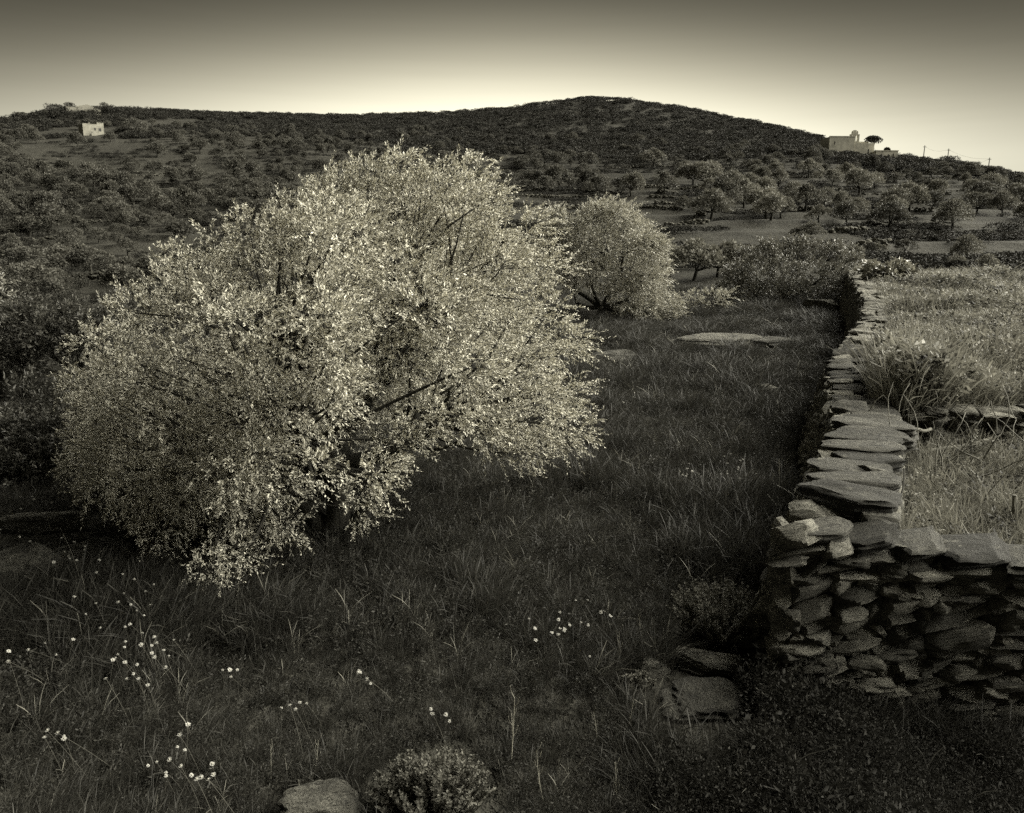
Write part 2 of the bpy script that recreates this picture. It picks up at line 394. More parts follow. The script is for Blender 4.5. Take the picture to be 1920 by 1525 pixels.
# ------------------------------------------------------------------ terrain sheet
def build_terrain():
    rr = [.0, .4]
    while rr[-1] < 1600:
        r = rr[-1]
        rr.append(r + (.075 if r < 6 else (.0125 * r if r < 42 else (.0052 * r if r < 420 else .05 * r))))
    rr = np.array(rr[1:])
    aa = np.concatenate([np.arange(-180, -37, 4.0), np.arange(-37, 37.01, .23), np.arange(40, 180, 4.0)])
    A, RR = np.meshgrid(np.radians(aa), rr, indexing='ij')
    X, Y = np.sin(A) * RR, np.cos(A) * RR
    Z = terrain(X.ravel(), Y.ravel()).reshape(X.shape)
    na, nr = X.shape
    V = np.stack([X, Y, Z], -1).reshape(-1, 3)
    i = np.arange(na)[:, None]; j = np.arange(nr - 1)[None, :]; i2 = (i + 1) % na
    F = np.stack([i * nr + j, i * nr + j + 1, i2 * nr + j + 1, i2 * nr + j], -1).reshape(-1, 4)
    c = len(V); V = np.concatenate([V, [[0, 0, tz(0, .1)]]])
    me = mesh('ground', V, F, M_GROUND, smooth=True)
    o = link('ground', me); tag(o, 'rough field and scrubby hillside rising in stone terraces', None, None, 'structure')
    # small centre disc below the camera
    ring = [(math.sin(a) * .45, math.cos(a) * .45, tz(math.sin(a) * .45, math.cos(a) * .45) - .004) for a in np.radians(np.arange(0, 360, 15))]
    o2 = link('ground', mesh('ground', ring, [tuple(range(len(ring) - 1, -1, -1))], M_GROUND)); tag(o2, kind='structure')
build_terrain()

# ------------------------------------------------------------------ stones
def cube_sphere(n):
    V, F, idx = [], [], {}
    def vid(p):
        kx = tuple(np.round(p, 5))
        if kx not in idx: idx[kx] = len(V); V.append(p)
        return idx[kx]
    g = np.linspace(-1, 1, n + 1)
    for ax in range(3):
        for sgn in (-1, 1):
            for i in range(n):
                for j in range(n):
                    q = []
                    for (u, v) in ((g[i], g[j]), (g[i + 1], g[j]), (g[i + 1], g[j + 1]), (g[i], g[j + 1])):
                        p = np.zeros(3); p[ax] = sgn; p[(ax + 1) % 3] = u; p[(ax + 2) % 3] = v; q.append(vid(p))
                    F.append(tuple(q) if sgn > 0 else tuple(q[::-1]))
    return np.array(V), F
def noise3(P, s, seed):
    return (vnoise(P[:, 0] * s + seed * 3.1, P[:, 1] * s + P[:, 2] * s * .73 + seed) + vnoise(P[:, 1] * s + 40 + seed, P[:, 2] * s + P[:, 0] * s * .61 + seed * 1.7) - 1)
def stone_shape(n, seed, p=3.2, cuts=7, rough=.1, flat=False):
    r = np.random.default_rng(seed + 100)
    V, F = cube_sphere(n)
    V = V / (np.sum(np.abs(V) ** p, 1) ** (1 / p))[:, None]
    V = V * (1 + rough * noise3(V, 1.1, seed)[:, None] * 1.6)
    for _ in range(cuts):
        d = r.normal(size=3) * ([1, 1, .35] if flat else [1, 1, .9]); d /= np.linalg.norm(d); o = r.uniform(.74, .97) if flat else r.uniform(.6, .9)
        s = V @ d; m = s > o; V[m] -= np.outer(s[m] - o, d) * .98
    V = V + V * (rough * .4 * noise3(V, 3.7, seed + 5) + rough * .22 * noise3(V, 8.0, seed + 15))[:, None]
    if flat:   # splitting layers on the edge
        e = np.hypot(V[:, 0], V[:, 1])
        V[:, :2] *= (1 + .05 * np.sin(V[:, 2] * 9 + seed))[:, None]
        V[:, 2] += .16 * noise3(V, 2.2, seed + 9) + .08 * noise3(V, 6.0, seed + 11)
    V /= np.abs(V).max(0)
    return V, F
STONES = [stone_shape(9, s, p=random.choice([2.6, 3.4, 5.0]), cuts=13, rough=.20) for s in range(22)]
SLABS = [stone_shape(10, 50 + s, p=5, cuts=7, rough=.13, flat=True) for s in range(10)]
SMALL = [stone_shape(2, 80 + s, p=3.5, cuts=4, rough=.2) for s in range(14)]
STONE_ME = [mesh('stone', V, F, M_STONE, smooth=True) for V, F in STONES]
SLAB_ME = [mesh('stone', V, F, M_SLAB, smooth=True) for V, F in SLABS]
for me_ in STONE_ME + SLAB_ME:
    try: me_.set_sharp_from_angle(angle=R(24))
    except Exception: pass
class Spec:
    __slots__ = ('pos', 'ax', 'half', 'slab')
    def __init__(s, pos, t, n, up, half, tilt=0, pitch=0, slab=False):
        M = Matrix((t, n, up)).transposed().to_4x4() if False else None
        T, Nn, U = Vector(t), Vector(n), Vector(up)
        q = Matrix.Rotation(tilt, 3, Nn) @ Matrix.Rotation(pitch, 3, T)
        s.ax = np.array([list(q @ T), list(q @ Nn), list(q @ U)]); s.pos = np.array(pos, float); s.half = half; s.slab = slab
    def matrix(s):
        m = Matrix.Identity(4)
        for c in range(3):
            for r_ in range(3): m[r_][c] = float(s.ax[c][r_] * s.half[c])
            m[c][3] = float(s.pos[c])
        return m
def emit_wall(root, specs, limit, fill_name='small_stones'):
    root_inv = Matrix.Translation(-root.location)
    def show(s):
        d = np.linalg.norm(s.pos - [0, 0, CZ]); return -(s.half[0] * s.half[2]) / d ** 2 - (1 if s.slab else 0)
    specs = sorted(specs, key=show)
    for i, s in enumerate(specs[:limit]):
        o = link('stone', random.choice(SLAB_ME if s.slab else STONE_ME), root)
        fl = Matrix.Diagonal((random.choice((-1, 1)), random.choice((-1, 1)), 1, 1))
        if fl.determinant() < 0: fl = fl @ Matrix.Diagonal((-1, 1, 1, 1))
        o.matrix_local = root_inv @ s.matrix() @ fl
    if len(specs) > limit:
        b = MB()
        for s in specs[limit:]:
            V, F = random.choice(SMALL)
            b.add(s.pos - np.array(root.location) + (V * s.half) @ s.ax, F)
        o = link(fill_name, b.me(fill_name, M_STONE, smooth=False), root); o['kind'] = 'stuff'
def path_fn(XY, Zs):
    seg = np.linalg.norm(np.diff(XY, axis=0), axis=1); S = np.concatenate([[0], np.cumsum(seg)])
    ds = np.arange(0, S[-1], .05)
    X = np.interp(ds, S, XY[:, 0]); Y = np.interp(ds, S, XY[:, 1]); Zt = np.interp(ds, S, Zs)
    kk = np.ones(9) / 9
    sm = lambda v: np.convolve(np.pad(v, 4, 'reflect', reflect_type='odd'), kk, 'valid')
    X, Y, Zt = sm(X), sm(Y), sm(Zt)
    def f(s):
        x, y, z = np.interp(s, ds, X), np.interp(s, ds, Y), np.interp(s, ds, Zt)
        e = .12; tx = np.interp(s + e, ds, X) - np.interp(s - e, ds, X); ty = np.interp(s + e, ds, Y) - np.interp(s - e, ds, Y)
        l = math.hypot(tx, ty) + 1e-9
        return np.array([x, y, z]), np.array([tx / l, ty / l, 0])
    return f, S[-1]
UP = (0, 0, 1)
def face_rows(f, s0, s1, side, half_w, zbase, batter, lens, hs, tilt_mean, tilt_sd, depth=.2, topgap=.07, grow=0.0):
    """side +1: the face on the left hand of the path"""
    out = []
    z = 0.0
    while True:
        h = random.uniform(*hs)
        s = s0 + random.uniform(-.1, 0); any_ = False
        while s < s1:
            g = 1 + grow * s
            ln = random.uniform(*lens) * g
            p, t = f(min(max(s + ln / 2, s0), s1))
            n = np.array([-t[1], t[0], 0]) * side
            zb = zbase(p[0] + n[0] * .4, p[1] + n[1] * .4); top = p[2] - topgap
            hh = h * random.uniform(.7, 1.45)
            zc = zb - .05 + z + hh / 2 + random.uniform(-.02, .02)
            if zc < top - .01:
                any_ = True
                fr = 1 - (zc - zb) / max(top - zb, .1)
                off = half_w + batter * fr - depth / 2 + random.uniform(-.03, .03)
                pos = np.array([p[0], p[1], zc]) + n * off
                tl = random.gauss(tilt_mean, tilt_sd)
                nn = n if side > 0 else n
                tt = t if side < 0 else t
                out.append(Spec(pos, tuple(np.cross(nn, UP)), tuple(nn), UP, (ln * .62, depth * random.uniform(.5, .7), hh * .76), tl, random.uniform(-.12, .12)))
            s += ln * .93
        z += h * .9
        if not any_ or z > 2: break
    return out
def build_main_wall():
    fA, LA = path_fn(A_XY, A_Z)
    root = empty('dry_stone_wall', (A_XY[0][0], A_XY[0][1], 0))
    tag(root, 'long dry stone wall of grey schist winding uphill beside the tall grass', 'stone wall', None, 'thing')
    specs = []
    ground_l = lambda x, y: tz(x, y)
    specs += face_rows(fA, .05, LA, 1, .25, ground_l, .24, (.09, .27), (.035, .08), .05, .15, .2, .03, .02)
    specs += face_rows(fA, .12, LA, 1, .19, ground_l, .24, (.08, .2), (.05, .09), .0, .3, .2, .05, .04)
    specs += face_rows(fA, .1, 3.2, -1, .22, lambda x, y: .5, .03, (.14, .3), (.065, .11), 0, .15, .2, .05)
    # cap slabs lying across the wall, the first stretch with big flat ones
    s = .10
    for ds, wd, th in ((.30, .30, .05), (.30, .27, .045), (.27, .27, .04), (.26, .25, .04), (.28, .28, .045), (.26, .27, .04), (.26, .30, .05), (.34, .33, .055)):
        p, t = fA(s + ds / 2); n = np.array([-t[1], t[0], 0])
        pos = p + n * random.uniform(-.04, .02) + np.array([0, 0, -.03 + random.uniform(-.01, .015)])
        ang = random.uniform(-.14, .14); ca, sa = math.cos(ang), math.sin(ang)
        n2 = n * ca + t * sa; t2 = np.cross(n2, UP)
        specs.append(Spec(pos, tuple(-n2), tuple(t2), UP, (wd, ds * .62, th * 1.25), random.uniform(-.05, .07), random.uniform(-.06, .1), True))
        s += ds * .95
    while s < LA:
        g = 1 + .03 * s
        ds = random.uniform(.10, .22) * g
        p, t = fA(s + ds / 2); n = np.array([-t[1], t[0], 0])
        two = random.random() < .45
        for q in ((-1, 1) if two else (0,)):
            wd = random.uniform(.13, .17) if two else random.uniform(.20, .29)
            ang = random.uniform(-.3, .3); n2 = n * math.cos(ang) + t * math.sin(ang); t2 = np.cross(n2, UP)
            pos = p + n * q * .13 + np.array([0, 0, random.uniform(-.09, .015)])
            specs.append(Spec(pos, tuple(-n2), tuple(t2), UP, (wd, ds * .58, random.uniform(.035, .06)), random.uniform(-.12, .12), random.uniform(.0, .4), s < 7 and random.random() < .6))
        s += ds * .85
    # core
    b = MB(); ss = np.arange(.12, LA, .25); V = []
    for q in ss:
        p, t = fA(q); n = np.array([-t[1], t[0], 0])
        V += [p + n * .36 - [0, 0, p[2] + .3], p + n * .12 - [0, 0, .09], p - n * .13 - [0, 0, .09], p - n * .18 - [0, 0, p[2] + .3]]
    m = len(ss); F = [(i * 4 + k, i * 4 + (k + 1) % 4, i * 4 + 4 + (k + 1) % 4, i * 4 + 4 + k) for i in range(m - 1) for k in range(4)] + [(3, 2, 1, 0), tuple((m - 1) * 4 + k for k in range(4))]
    b.add(np.array(V) - np.array(root.location), F)
    link('rubble_core', b.me('rubble_core', M_RUBBLE), root)
    emit_wall(root, specs, 290)
    # near return wall
    fB, LB = path_fn(B_XY, np.array([p[2] for p in B_PTS]))
    rb = empty('retaining_wall', (B_XY[1][0], B_XY[1][1], 0))
    tag(rb, 'rough stone retaining wall facing the dark undergrowth in the near corner', 'stone wall', None, 'thing')
    sp = face_rows(fB, -.02, LB, -1, .02, lambda x, y: tz(x, y) - .05, .12, (.10, .30), (.035, .088), .20, .16, .2, .05)
    sp += face_rows(fB, -.02, LB, -1, -.05, lambda x, y: tz(x, y) - .05, .12, (.07, .18), (.045, .085), .2, .3, .2, .06)
    # cap slabs on the return
    for s, ln, dp, th, tl, dz in ((.18, .15, .12, .04, .1, 0), (.40, .17, .16, .045, .3, .0), (.66, .14, .16, .04, .12, .0), (.92, .2, .17, .05, .06, .0), (1.25, .2, .2, .05, .05, 0), (1.58, .24, .22, .055, 0, .0), (2.0, .24, .2, .05, .02, 0), (2.45, .24, .2, .05, 0, 0)):
        if s > LB: continue
        p, t = fB(s); n = np.array([t[1], -t[0], 0])
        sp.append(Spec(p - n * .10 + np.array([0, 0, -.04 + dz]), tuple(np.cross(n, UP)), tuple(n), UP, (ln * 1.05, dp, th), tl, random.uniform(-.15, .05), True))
    b = MB(); ss = np.arange(.05, LB, .2); V = []
    for q in ss:
        p, t = fB(q); n = np.array([t[1], -t[0], 0])
        V += [p + n * .03 - [0, 0, p[2] + .3], p - n * .08 - [0, 0, .1], p - n * .34 - [0, 0, .12], p - n * .34 - [0, 0, p[2] + .3]]
    m = len(ss); F = [(i * 4 + k, i * 4 + 4 + k, i * 4 + 4 + (k + 1) % 4, i * 4 + (k + 1) % 4) for i in range(m - 1) for k in range(4)] + [(0, 1, 2, 3), tuple((m - 1) * 4 + 3 - k for k in range(4))]
    b.add(np.array(V) - np.array(rb.location), F)
    link('rubble_core', b.me('rubble_core', M_RUBBLE), rb)
    emit_wall(rb, sp, 300)
build_main_wall()
def simple_wall(name, label, XY, Zs, base, lens, hs, group=None, limit=160, thick=.2):
    f, L = path_fn(np.array(XY, float), np.array(Zs, float))
    root = empty(name, (XY[0][0], XY[0][1], 0)); tag(root, label, 'stone wall', group, 'thing')
    sp = face_rows(f, 0, L, -1, thick, base, .05, lens, hs, 0, .12, .25, .0)
    s = 0
    while s < L:
        ds = random.uniform(*lens) * 1.2; p, t = f(s + ds / 2); n = np.array([-t[1], t[0], 0])
        sp.append(Spec(p + np.array([0, 0, random.uniform(-.03, .02)]), tuple(t), tuple(n), UP, (ds * .55, thick + .05, hs[0] * .6), random.uniform(-.1, .1), random.uniform(-.1, .1)))
        s += ds * .95
    b = MB(); ss = np.linspace(.02, L - .02, 40); V = []
    for q in ss:
        p, t = f(q); n = np.array([-t[1], t[0], 0])
        V += [p + n * thick * .7 - [0, 0, 1.2], p + n * thick * .6 - [0, 0, .05], p - n * thick * .6 - [0, 0, .05], p - n * thick * .7 - [0, 0, 1.2]]
    F = [(i * 4 + k, i * 4 + (k + 1) % 4, i * 4 + 4 + (k + 1) % 4, i * 4 + 4 + k) for i in range(39) for k in range(4)]
    b.add(np.array(V) - np.array(root.location), F); link('rubble_core', b.me('rubble_core', M_RUBBLE), root)
    emit_wall(root, sp, limit)
fwz = 1.28
simple_wall('boundary_wall', 'low dark stone wall closing the far end of the dry grass field', [FW_A[:2] + [.3, -.1], (FW_A[:2] + FW_B[:2]) / 2 + [0, .3], FW_B[:2] + [3, -.3]], [fwz, fwz - .02, fwz - .05],
            lambda x, y: tz(x, y) - .05, (.25, .5), (.1, .16))
lw = [(on_z(1700, 800, .8)[0] + .25, LOWWALL_Y + .1), (3.6, LOWWALL_Y - .05), (6.5, LOWWALL_Y - .3)]
simple_wall('ruined_wall', 'short ruined stone wall half buried behind the dry branches', lw, [.80, .86, .84], lambda x, y: .46, (.12, .28), (.05, .1), None, 120)

# ------------------------------------------------------------------ rocks
KEEP = []
def rock(name, label, px, py, w, h, d, seed, rz=0, sink=.30, group=None, cat='rock', cuts=9, flat=False, tilt=0.0):
    V, F = stone_shape(20, seed + 300, p=5 if flat else 3.0, cuts=cuts, rough=.10 if flat else .18, flat=flat)
    V = V + V * (.05 * noise3(V, 7.0, seed + 31) + .03 * noise3(V, 15.0, seed + 32))[:, None]; V = V * np.array([w / 2, d / 2, h])
    p = hit(px, py)
    KEEP.append((p[0], p[1] + d * .1 - .06, max(w, d) * .52))
    rm_ = mesh(name, V, F, M_ROCK, smooth=True); rm_.set_sharp_from_angle(angle=R(22)); o = link(name, rm_); o.location = (p[0], p[1] + d * .3, p[2] + (h * (1 - 2 * sink) * .9 - .02 if not flat else h * .6 + d * .5 * math.sin(tilt)))
    o.rotation_euler = (tilt, 0, rz)
    tag(o, label, cat, group); return o
rock('boulder', 'rounded pale boulder cut by the bottom edge left of the grey shrub', 592, 1562, .40, .11, .26, 21, .2, cuts=4)
rock('boulder', 'broad flat pale boulder below the wall end, nearest the dark groundcover', 1332, 1350, .50, .055, .34, 22, .10, flat=True, tilt=.12)
rock('boulder', 'ledge of split rock between the grey shrub and the flat boulder', 1325, 1268, .40, .05, .22, 23, -.10, flat=True, tilt=.2)
rock('boulder', 'small rough rock beside the split ledge, on its left', 1228, 1282, .22, .085, .18, 4, .3, sink=.2)
rock('boulder', 'dark boulder at the left edge under the daisies', 35, 1105, .60, .2, .4, 5, .1)
rock('boulder', 'flat lichened rock, first to the right of the dark edge boulder', 110, 1072, .34, .16, .3, 6, .3)
rock('boulder', 'flat lichened rock in the middle of the left ledge under the low branches', 195, 1066, .46, .16, .3, 7, -.1)
rock('rock_outcrop', 'long flat rock outcrop in the grass between the far bush and the field', 1355, 655, 2.4, .12, 1.1, 8, .05, flat=True, tilt=.1)
rock('rock_outcrop', 'small rock slab at the right end of the long outcrop', 1450, 652, 1.0, .10, .6, 9, -.1, flat=True, tilt=.1)
rock('rock_outcrop', 'low pale rock in the grass right of the big tree', 1150, 678, 1.1, .16, .6, 10, .1)
rock('boulder', 'small rock half hidden in grass near the long wall', 1440, 748, .5, .2, .4, 11, .3)
rock('boulder', 'weathered rock ledge at the foot of the wall by the lentisk bush', 1540, 590, 1.3, .35, .8, 12, .2)
rock('boulder', 'low stone ledge on the left behind the daisies', 90, 1000, .9, .12, .3, 13, .05)

# ------------------------------------------------------------------ foliage
def leaves_mesh(P, D, L, Wd, r, curl=.15):
    n = len(P)
    D = D / (np.linalg.norm(D, axis=1)[:, None] + 1e-9)
    q = r.normal(size=(n, 3)); S = np.cross(D, q); S /= np.linalg.norm(S, axis=1)[:, None] + 1e-9
    Nn = np.cross(S, D)
    L = np.broadcast_to(L, (n,))[:, None]; Wd = np.broadcast_to(Wd, (n,))[:, None]
    mid = P + D * L * .48
    v = np.stack([P, mid + S * Wd * .5 + Nn * Wd * curl, P + D * L - Nn * L * .06, mid - S * Wd * .5 + Nn * Wd * curl], 1).reshape(-1, 3)
    b = np.arange(n)[:, None] * 4
    F = np.concatenate([b + [0, 1, 2], b + [0, 2, 3]], 0)
    return v, F
def shoots(C0, Rad, nt, k, L, Wd, twl, r, wind=(0, 0, 0), up=.25, surf=.55, dens=None):
    """leafy shoots round the lobes C0; returns leaf mesh arrays and a list of twig paths"""
    m = len(C0); idx = np.repeat(np.arange(m), nt if np.ndim(nt) == 0 else np.asarray(nt, int)); n = len(idx)
    d = r.normal(size=(n, 3)); d /= np.linalg.norm(d, axis=1)[:, None]
    rad = Rad[idx] * (surf + (1 - surf) * r.random(n)) * .75
    s = C0[idx] + d * rad[:, None] * np.array([1, 1, .85])
    ld = C0 - C0.mean(0) + r.normal(size=C0.shape) * .35; ld /= np.linalg.norm(ld, axis=1)[:, None]
    dr = d * .62 + ld[idx] * .4 + r.normal(size=(n, 3)) * .38 + np.array([0, 0, up]); dr /= np.linalg.norm(dr, axis=1)[:, None]
    ln = twl * r.uniform(.6, 1.25, n)
    bend = np.array(wind) + np.stack([r.normal(size=n) * .12, r.normal(size=n) * .12, -np.abs(r.normal(size=n)) * .28], 1)
    t = np.linspace(.08, 1, k)[None, :] + r.uniform(-.03, .03, (n, k))
    Pt = s[:, None] + (dr * ln[:, None])[:, None] * t[..., None] + (bend * ln[:, None])[:, None] * (t ** 2)[..., None]
    T = dr[:, None] + 2 * bend[:, None] * t[..., None]; T /= np.linalg.norm(T, axis=2)[..., None]
    side = r.normal(size=(n, k, 3)); side -= T * np.sum(side * T, 2)[..., None]; side /= np.linalg.norm(side, axis=2)[..., None]
    D = T * r.uniform(.45, 1.1, (n, k, 1)) + side * .72 + np.array(wind) * .25
    sc = r.uniform(.65, 1.2, n * k) * np.tile(np.where(np.linspace(0, 1, k) > .85, .8, 1), n)
    V, F = leaves_mesh(Pt.reshape(-1, 3), D.reshape(-1, 3), L * sc, Wd * sc, r)
    tw = np.stack([s - dr * ln[:, None] * .15, s + dr * ln[:, None] * .5 + bend * ln[:, None] * .25, s + dr * ln[:, None] + bend * ln[:, None]], 1)
    return V, F, tw
def twig_mesh(tw, rad):
    """thin three-sided twigs, vectorised"""
    n = len(tw); d = tw[:, 2] - tw[:, 0]; d /= np.linalg.norm(d, axis=1)[:, None] + 1e-9
    a = np.cross(d, [.3, .9, .2]); a /= np.linalg.norm(a, axis=1)[:, None] + 1e-9; b = np.cross(d, a)
    V = []
    for i, w in enumerate((1, .75, .3)):
        for j in range(3):
            th = 2.0944 * j; V.append(tw[:, i] + (a * math.cos(th) + b * math.sin(th)) * rad * w)
    V = np.stack(V, 1).reshape(-1, 3)
    base = np.arange(n)[:, None] * 9; F = []
    for i in range(2):
        for j in range(3):
            F.append(base + [i * 3 + j, i * 3 + (j + 1) % 3, i * 3 + 3 + (j + 1) % 3, i * 3 + 3 + j])
    return V, np.concatenate(F, 0)
def kmeans(X, k, r, it=12):
    c = X[r.choice(len(X), k, replace=False)]
    for _ in range(it):
        l = np.argmin(((X[:, None] - c[None]) ** 2).sum(2), 1)
        for j in range(k):
            if np.any(l == j): c[j] = X[l == j].mean(0)
    return c, l
def limbs(base, fork, C0, k, r0, r, bend=.18, sides=7):
    """trunk from base to fork, k limbs to groups of lobes, a branch to every lobe"""
    b = MB(); base, fork = np.array(base, float), np.array(fork, float)
    tt = np.linspace(0, 1, 7)[:, None]
    tr = base + (fork - base) * tt + np.array([.05, .03, 0]) * np.sin(tt * 5) * np.linalg.norm(fork - base) * .6
    b.tube(tr, r0 * np.array([1.55, 1.15, 1, .95, .92, .9, .85]), sides + 3)
    cc, lab = kmeans(C0, k, r)
    for j in range(k):
        e = fork + (cc[j] - fork) * .92; L = np.linalg.norm(e - fork)
        t = np.linspace(0, 1, 9)[:, None]; sd = r.normal(size=3) * bend * L
        P = fork + (e - fork) * t + sd * np.sin(t * math.pi) + r.normal(size=(9, 3)) * .02 * L * np.sin(t * math.pi) + np.array([0, 0, -.1 * L]) * np.sin(t * math.pi)
        rr = r0 * .62 * (1 - .72 * t[:, 0]); b.tube(P, rr, sides)
        for q in np.nonzero(lab == j)[0]:
            i = int(r.integers(4, 8)); s = P[i]; e2 = C0[q]; l2 = np.linalg.norm(e2 - s)
            t2 = np.linspace(0, 1, 6)[:, None]; P2 = s + (e2 - s) * t2 + r.normal(size=3) * .08 * l2 * np.sin(t2 * math.pi)
            b.tube(P2, rr[i] * .42 * (1 - .78 * t2[:, 0]) + .0015, 5)
    return b
def poisson_pick(cands, radius, n):
    out = []
    for c in cands:
        if all(np.sum((c - o) ** 2) > radius ** 2 for o in out):
            out.append(c)
            if len(out) >= n: break
    return np.array(out)
def tree_obj(name, label, cat, base, bmb, leafV, leafF, leafm, group=None, tw=None, twr=.003, crown='crown', trunk='trunk'):
    root = empty(name, base); tag(root, label, cat, group); off = np.array(base, float)
    if bmb is not None:
        V = np.concatenate(bmb.V) - off; link(trunk, mesh(trunk, V, bmb.F, M_BARK, smooth=True), root)
    cr = link(crown, mesh(crown, leafV - off, leafF, leafm), root)
    if tw is not None:
        V, F = twig_mesh(tw, twr); link('twigs', mesh('twigs', V - off, F, M_BARK), root)
    return root

# ---- the big windblown olive
def in_pix_poly(poly, px, py): return bool(in_poly(np.array([px]), np.array([py]), np.array(poly, float))[0])
BIG = [(200, 590), (215, 570), (290, 500), (400, 460), (470, 435), (560, 375), (650, 338), (680, 325), (750, 312), (810, 320), (880, 330), (925, 345), (945, 400),
       (1020, 420), (1040, 490), (1055, 570), (1065, 640), (1060, 720), (1075, 790), (1080, 835), (1030, 855), (955, 860), (920, 815), (850, 790), (780, 830),
       (710, 880), (695, 940), (640, 945), (560, 985), (520, 1030), (440, 1065), (385, 1075), (350, 1035), (250, 1000), (190, 950), (150, 880), (140, 780), (160, 680)]
def big_tree():
    r = np.random.default_rng(21)
    base = on_z(632, 1000, 0.0); base[2] = tz(base[0], base[1]) - .05
    poly = np.array(BIG, float); cy = base[1] + .15
    cand = []
    for _ in range(60000):
        px, py = r.uniform(170, 1090), r.uniform(285, 1080)
        if not in_poly(np.array([px]), np.array([py]), poly)[0]: continue
        dE = float(d_poly(np.array([px]), np.array([py]), poly)[0])
        if dE < 30: continue
        half = 1.6 * math.sqrt(max(0.02, 1 - (1 - min(dE / 300, 1)) ** 2))
        if py > 800: half *= .8
        u = r.uniform(-1, 1)
        u = math.copysign(abs(u) ** .55, u)
        if u > .3 and r.random() < .45: u = -u
        y = cy + u * half
        if px > 650 and y < cy: y = cy + (y - cy) * .7
        if px > 640: y += .42
        if 540 < px < 690 and 790 < py and y < base[1] + .25: continue
        if py > 880:
            y = min(y, on_z(px, py, .12)[1] - .02)
        p = at_y(px, py, y)
        if p[2] < .12: continue
        # hollow under the crown around the trunk
        dxy = math.hypot(p[0] - base[0], p[1] - base[1])
        if p[2] < .75 and dxy < .55: continue
        if 690 < px < 940 and py > 800: continue
        cand.append(p)
        if len(cand) > 2600: break
    cand = np.array(cand)
    C0 = poisson_pick(cand, .40, 120); Rad = r.uniform(.22, .38, len(C0))
    sm = poisson_pick(cand[::-1], .27, 190); Rad = np.concatenate([Rad, r.uniform(.10, .2, len(sm))]); C0 = np.concatenate([C0, sm])
    ex, er = [], []
    for px, py, dy, rp in ((470, 850, -1.25, .22), (430, 890, -1.3, .2), (500, 880, -1.2, .2), (400, 1060, None, .17), (450, 1040, None, .18), (380, 970, None, .18), (350, 930, None, .16), (540, 985, None, .17), (690, 900, -.95, .2), (675, 955, None, .17), (715, 890, -.9, .15),
                           (620, 620, -1.5, .26), (600, 590, -1.5, .2), (640, 650, -1.45, .2), (630, 720, -1.35, .2), (615, 770, -1.3, .17), (460, 610, -1.45, .24), (485, 680, -1.4, .2), (500, 740, -1.3, .17), (790, 570, -1.3, .2), (880, 690, -1.0, .26),
                           (690, 335, .1, .2), (750, 325, .2, .24), (820, 335, .2, .25), (880, 330, .3, .2), (905, 380, .1, .26), (640, 350, 0, .22), (470, 430, 0, .2), (400, 465, .1, .22), (330, 490, .2, .22), (1000, 430, .3, .22), (1030, 500, .3, .24), (1065, 640, .3, .22), (1075, 810, .2, .2), (1060, 740, .2, .2), (1000, 840, .1, .2), (960, 850, 0, .17),
                           (300, 960, None, .2), (260, 900, -.9, .2), (220, 820, -.4, .24), (300, 1000, None, .18), (480, 960, None, .2), (590, 880, -1.1, .16), (780, 800, -.5, .2), (840, 775, -.5, .2), (900, 800, -.3, .2), (745, 835, -.6, .18), (930, 825, .1, .2), (545, 405, .2, .2), (590, 385, .1, .22), (620, 365, 0, .2), (575, 430, -.5, .22), (620, 410, -.6, .22), (540, 450, -.6, .2), (170, 640, .2, .16), (150, 720, .3, .18), (160, 800, .2, .2), (150, 870, .1, .18), (180, 920, 0, .16)):
        y = base[1] + dy if dy is not None else on_z(px, py + 45, .06)[1]
        ex.append(at_y(px, py, y)); er.append(rp)
    C0 = np.concatenate([C0, np.array(ex)]); Rad = np.concatenate([Rad, er])
    # smaller where near the silhouette
    for i, c in enumerate(C0):
        x, y = pix(c); dE = float(d_poly(np.array([x]), np.array([y]), poly)[0])
        Rad[i] = min(Rad[i], max(.2, (dE + 25) * px_m(c)))
    V, F, tw = shoots(C0, Rad, np.clip(90 * (Rad / .36) ** 1.7 * np.concatenate([r.uniform(.35, 1.9, len(Rad) - len(er)), r.uniform(1.1, 1.9, len(er))]), 16, 170), 20, .029, .0095, .155, r, wind=(.28, .05, .0), up=.3)
    keep = V.reshape(-1, 4, 3)[:, 0, 2] > .03
    Vk = V.reshape(-1, 4, 3)[keep].reshape(-1, 3); n = keep.sum(); b = np.arange(n)[:, None] * 4
    Fk = np.concatenate([b + [0, 1, 2], b + [0, 2, 3]], 0)
    fork = base + np.array([.03, .05, .62])
    bm = limbs(base, fork, C0, 9, .115, r, .09)
    # a second leaning stem from the same root
    t = np.linspace(0, 1, 7)[:, None]
    e = base + np.array([-.55, .1, 1.25]); bm.tube(base + [-.05, 0, 0] + (e - base) * t + np.array([-.12, 0, 0]) * np.sin(t * 3.1), .085 * (1 - .6 * t[:, 0]), 8)
    e = base + np.array([.62, -.1, 1.05]); bm.tube(base + [.06, 0, 0] + (e - base) * t + np.array([.1, 0, .1]) * np.sin(t * 3.1), .06 * (1 - .6 * t[:, 0]), 8)
    print('big tree lobes', len(C0), 'leaves', n)
    tree_obj('olive_tree', 'large spreading olive tree with bright windblown crown in the field', 'olive tree', base, bm, Vk, Fk, M_OLIVE, None, tw, .0022)
big_tree()

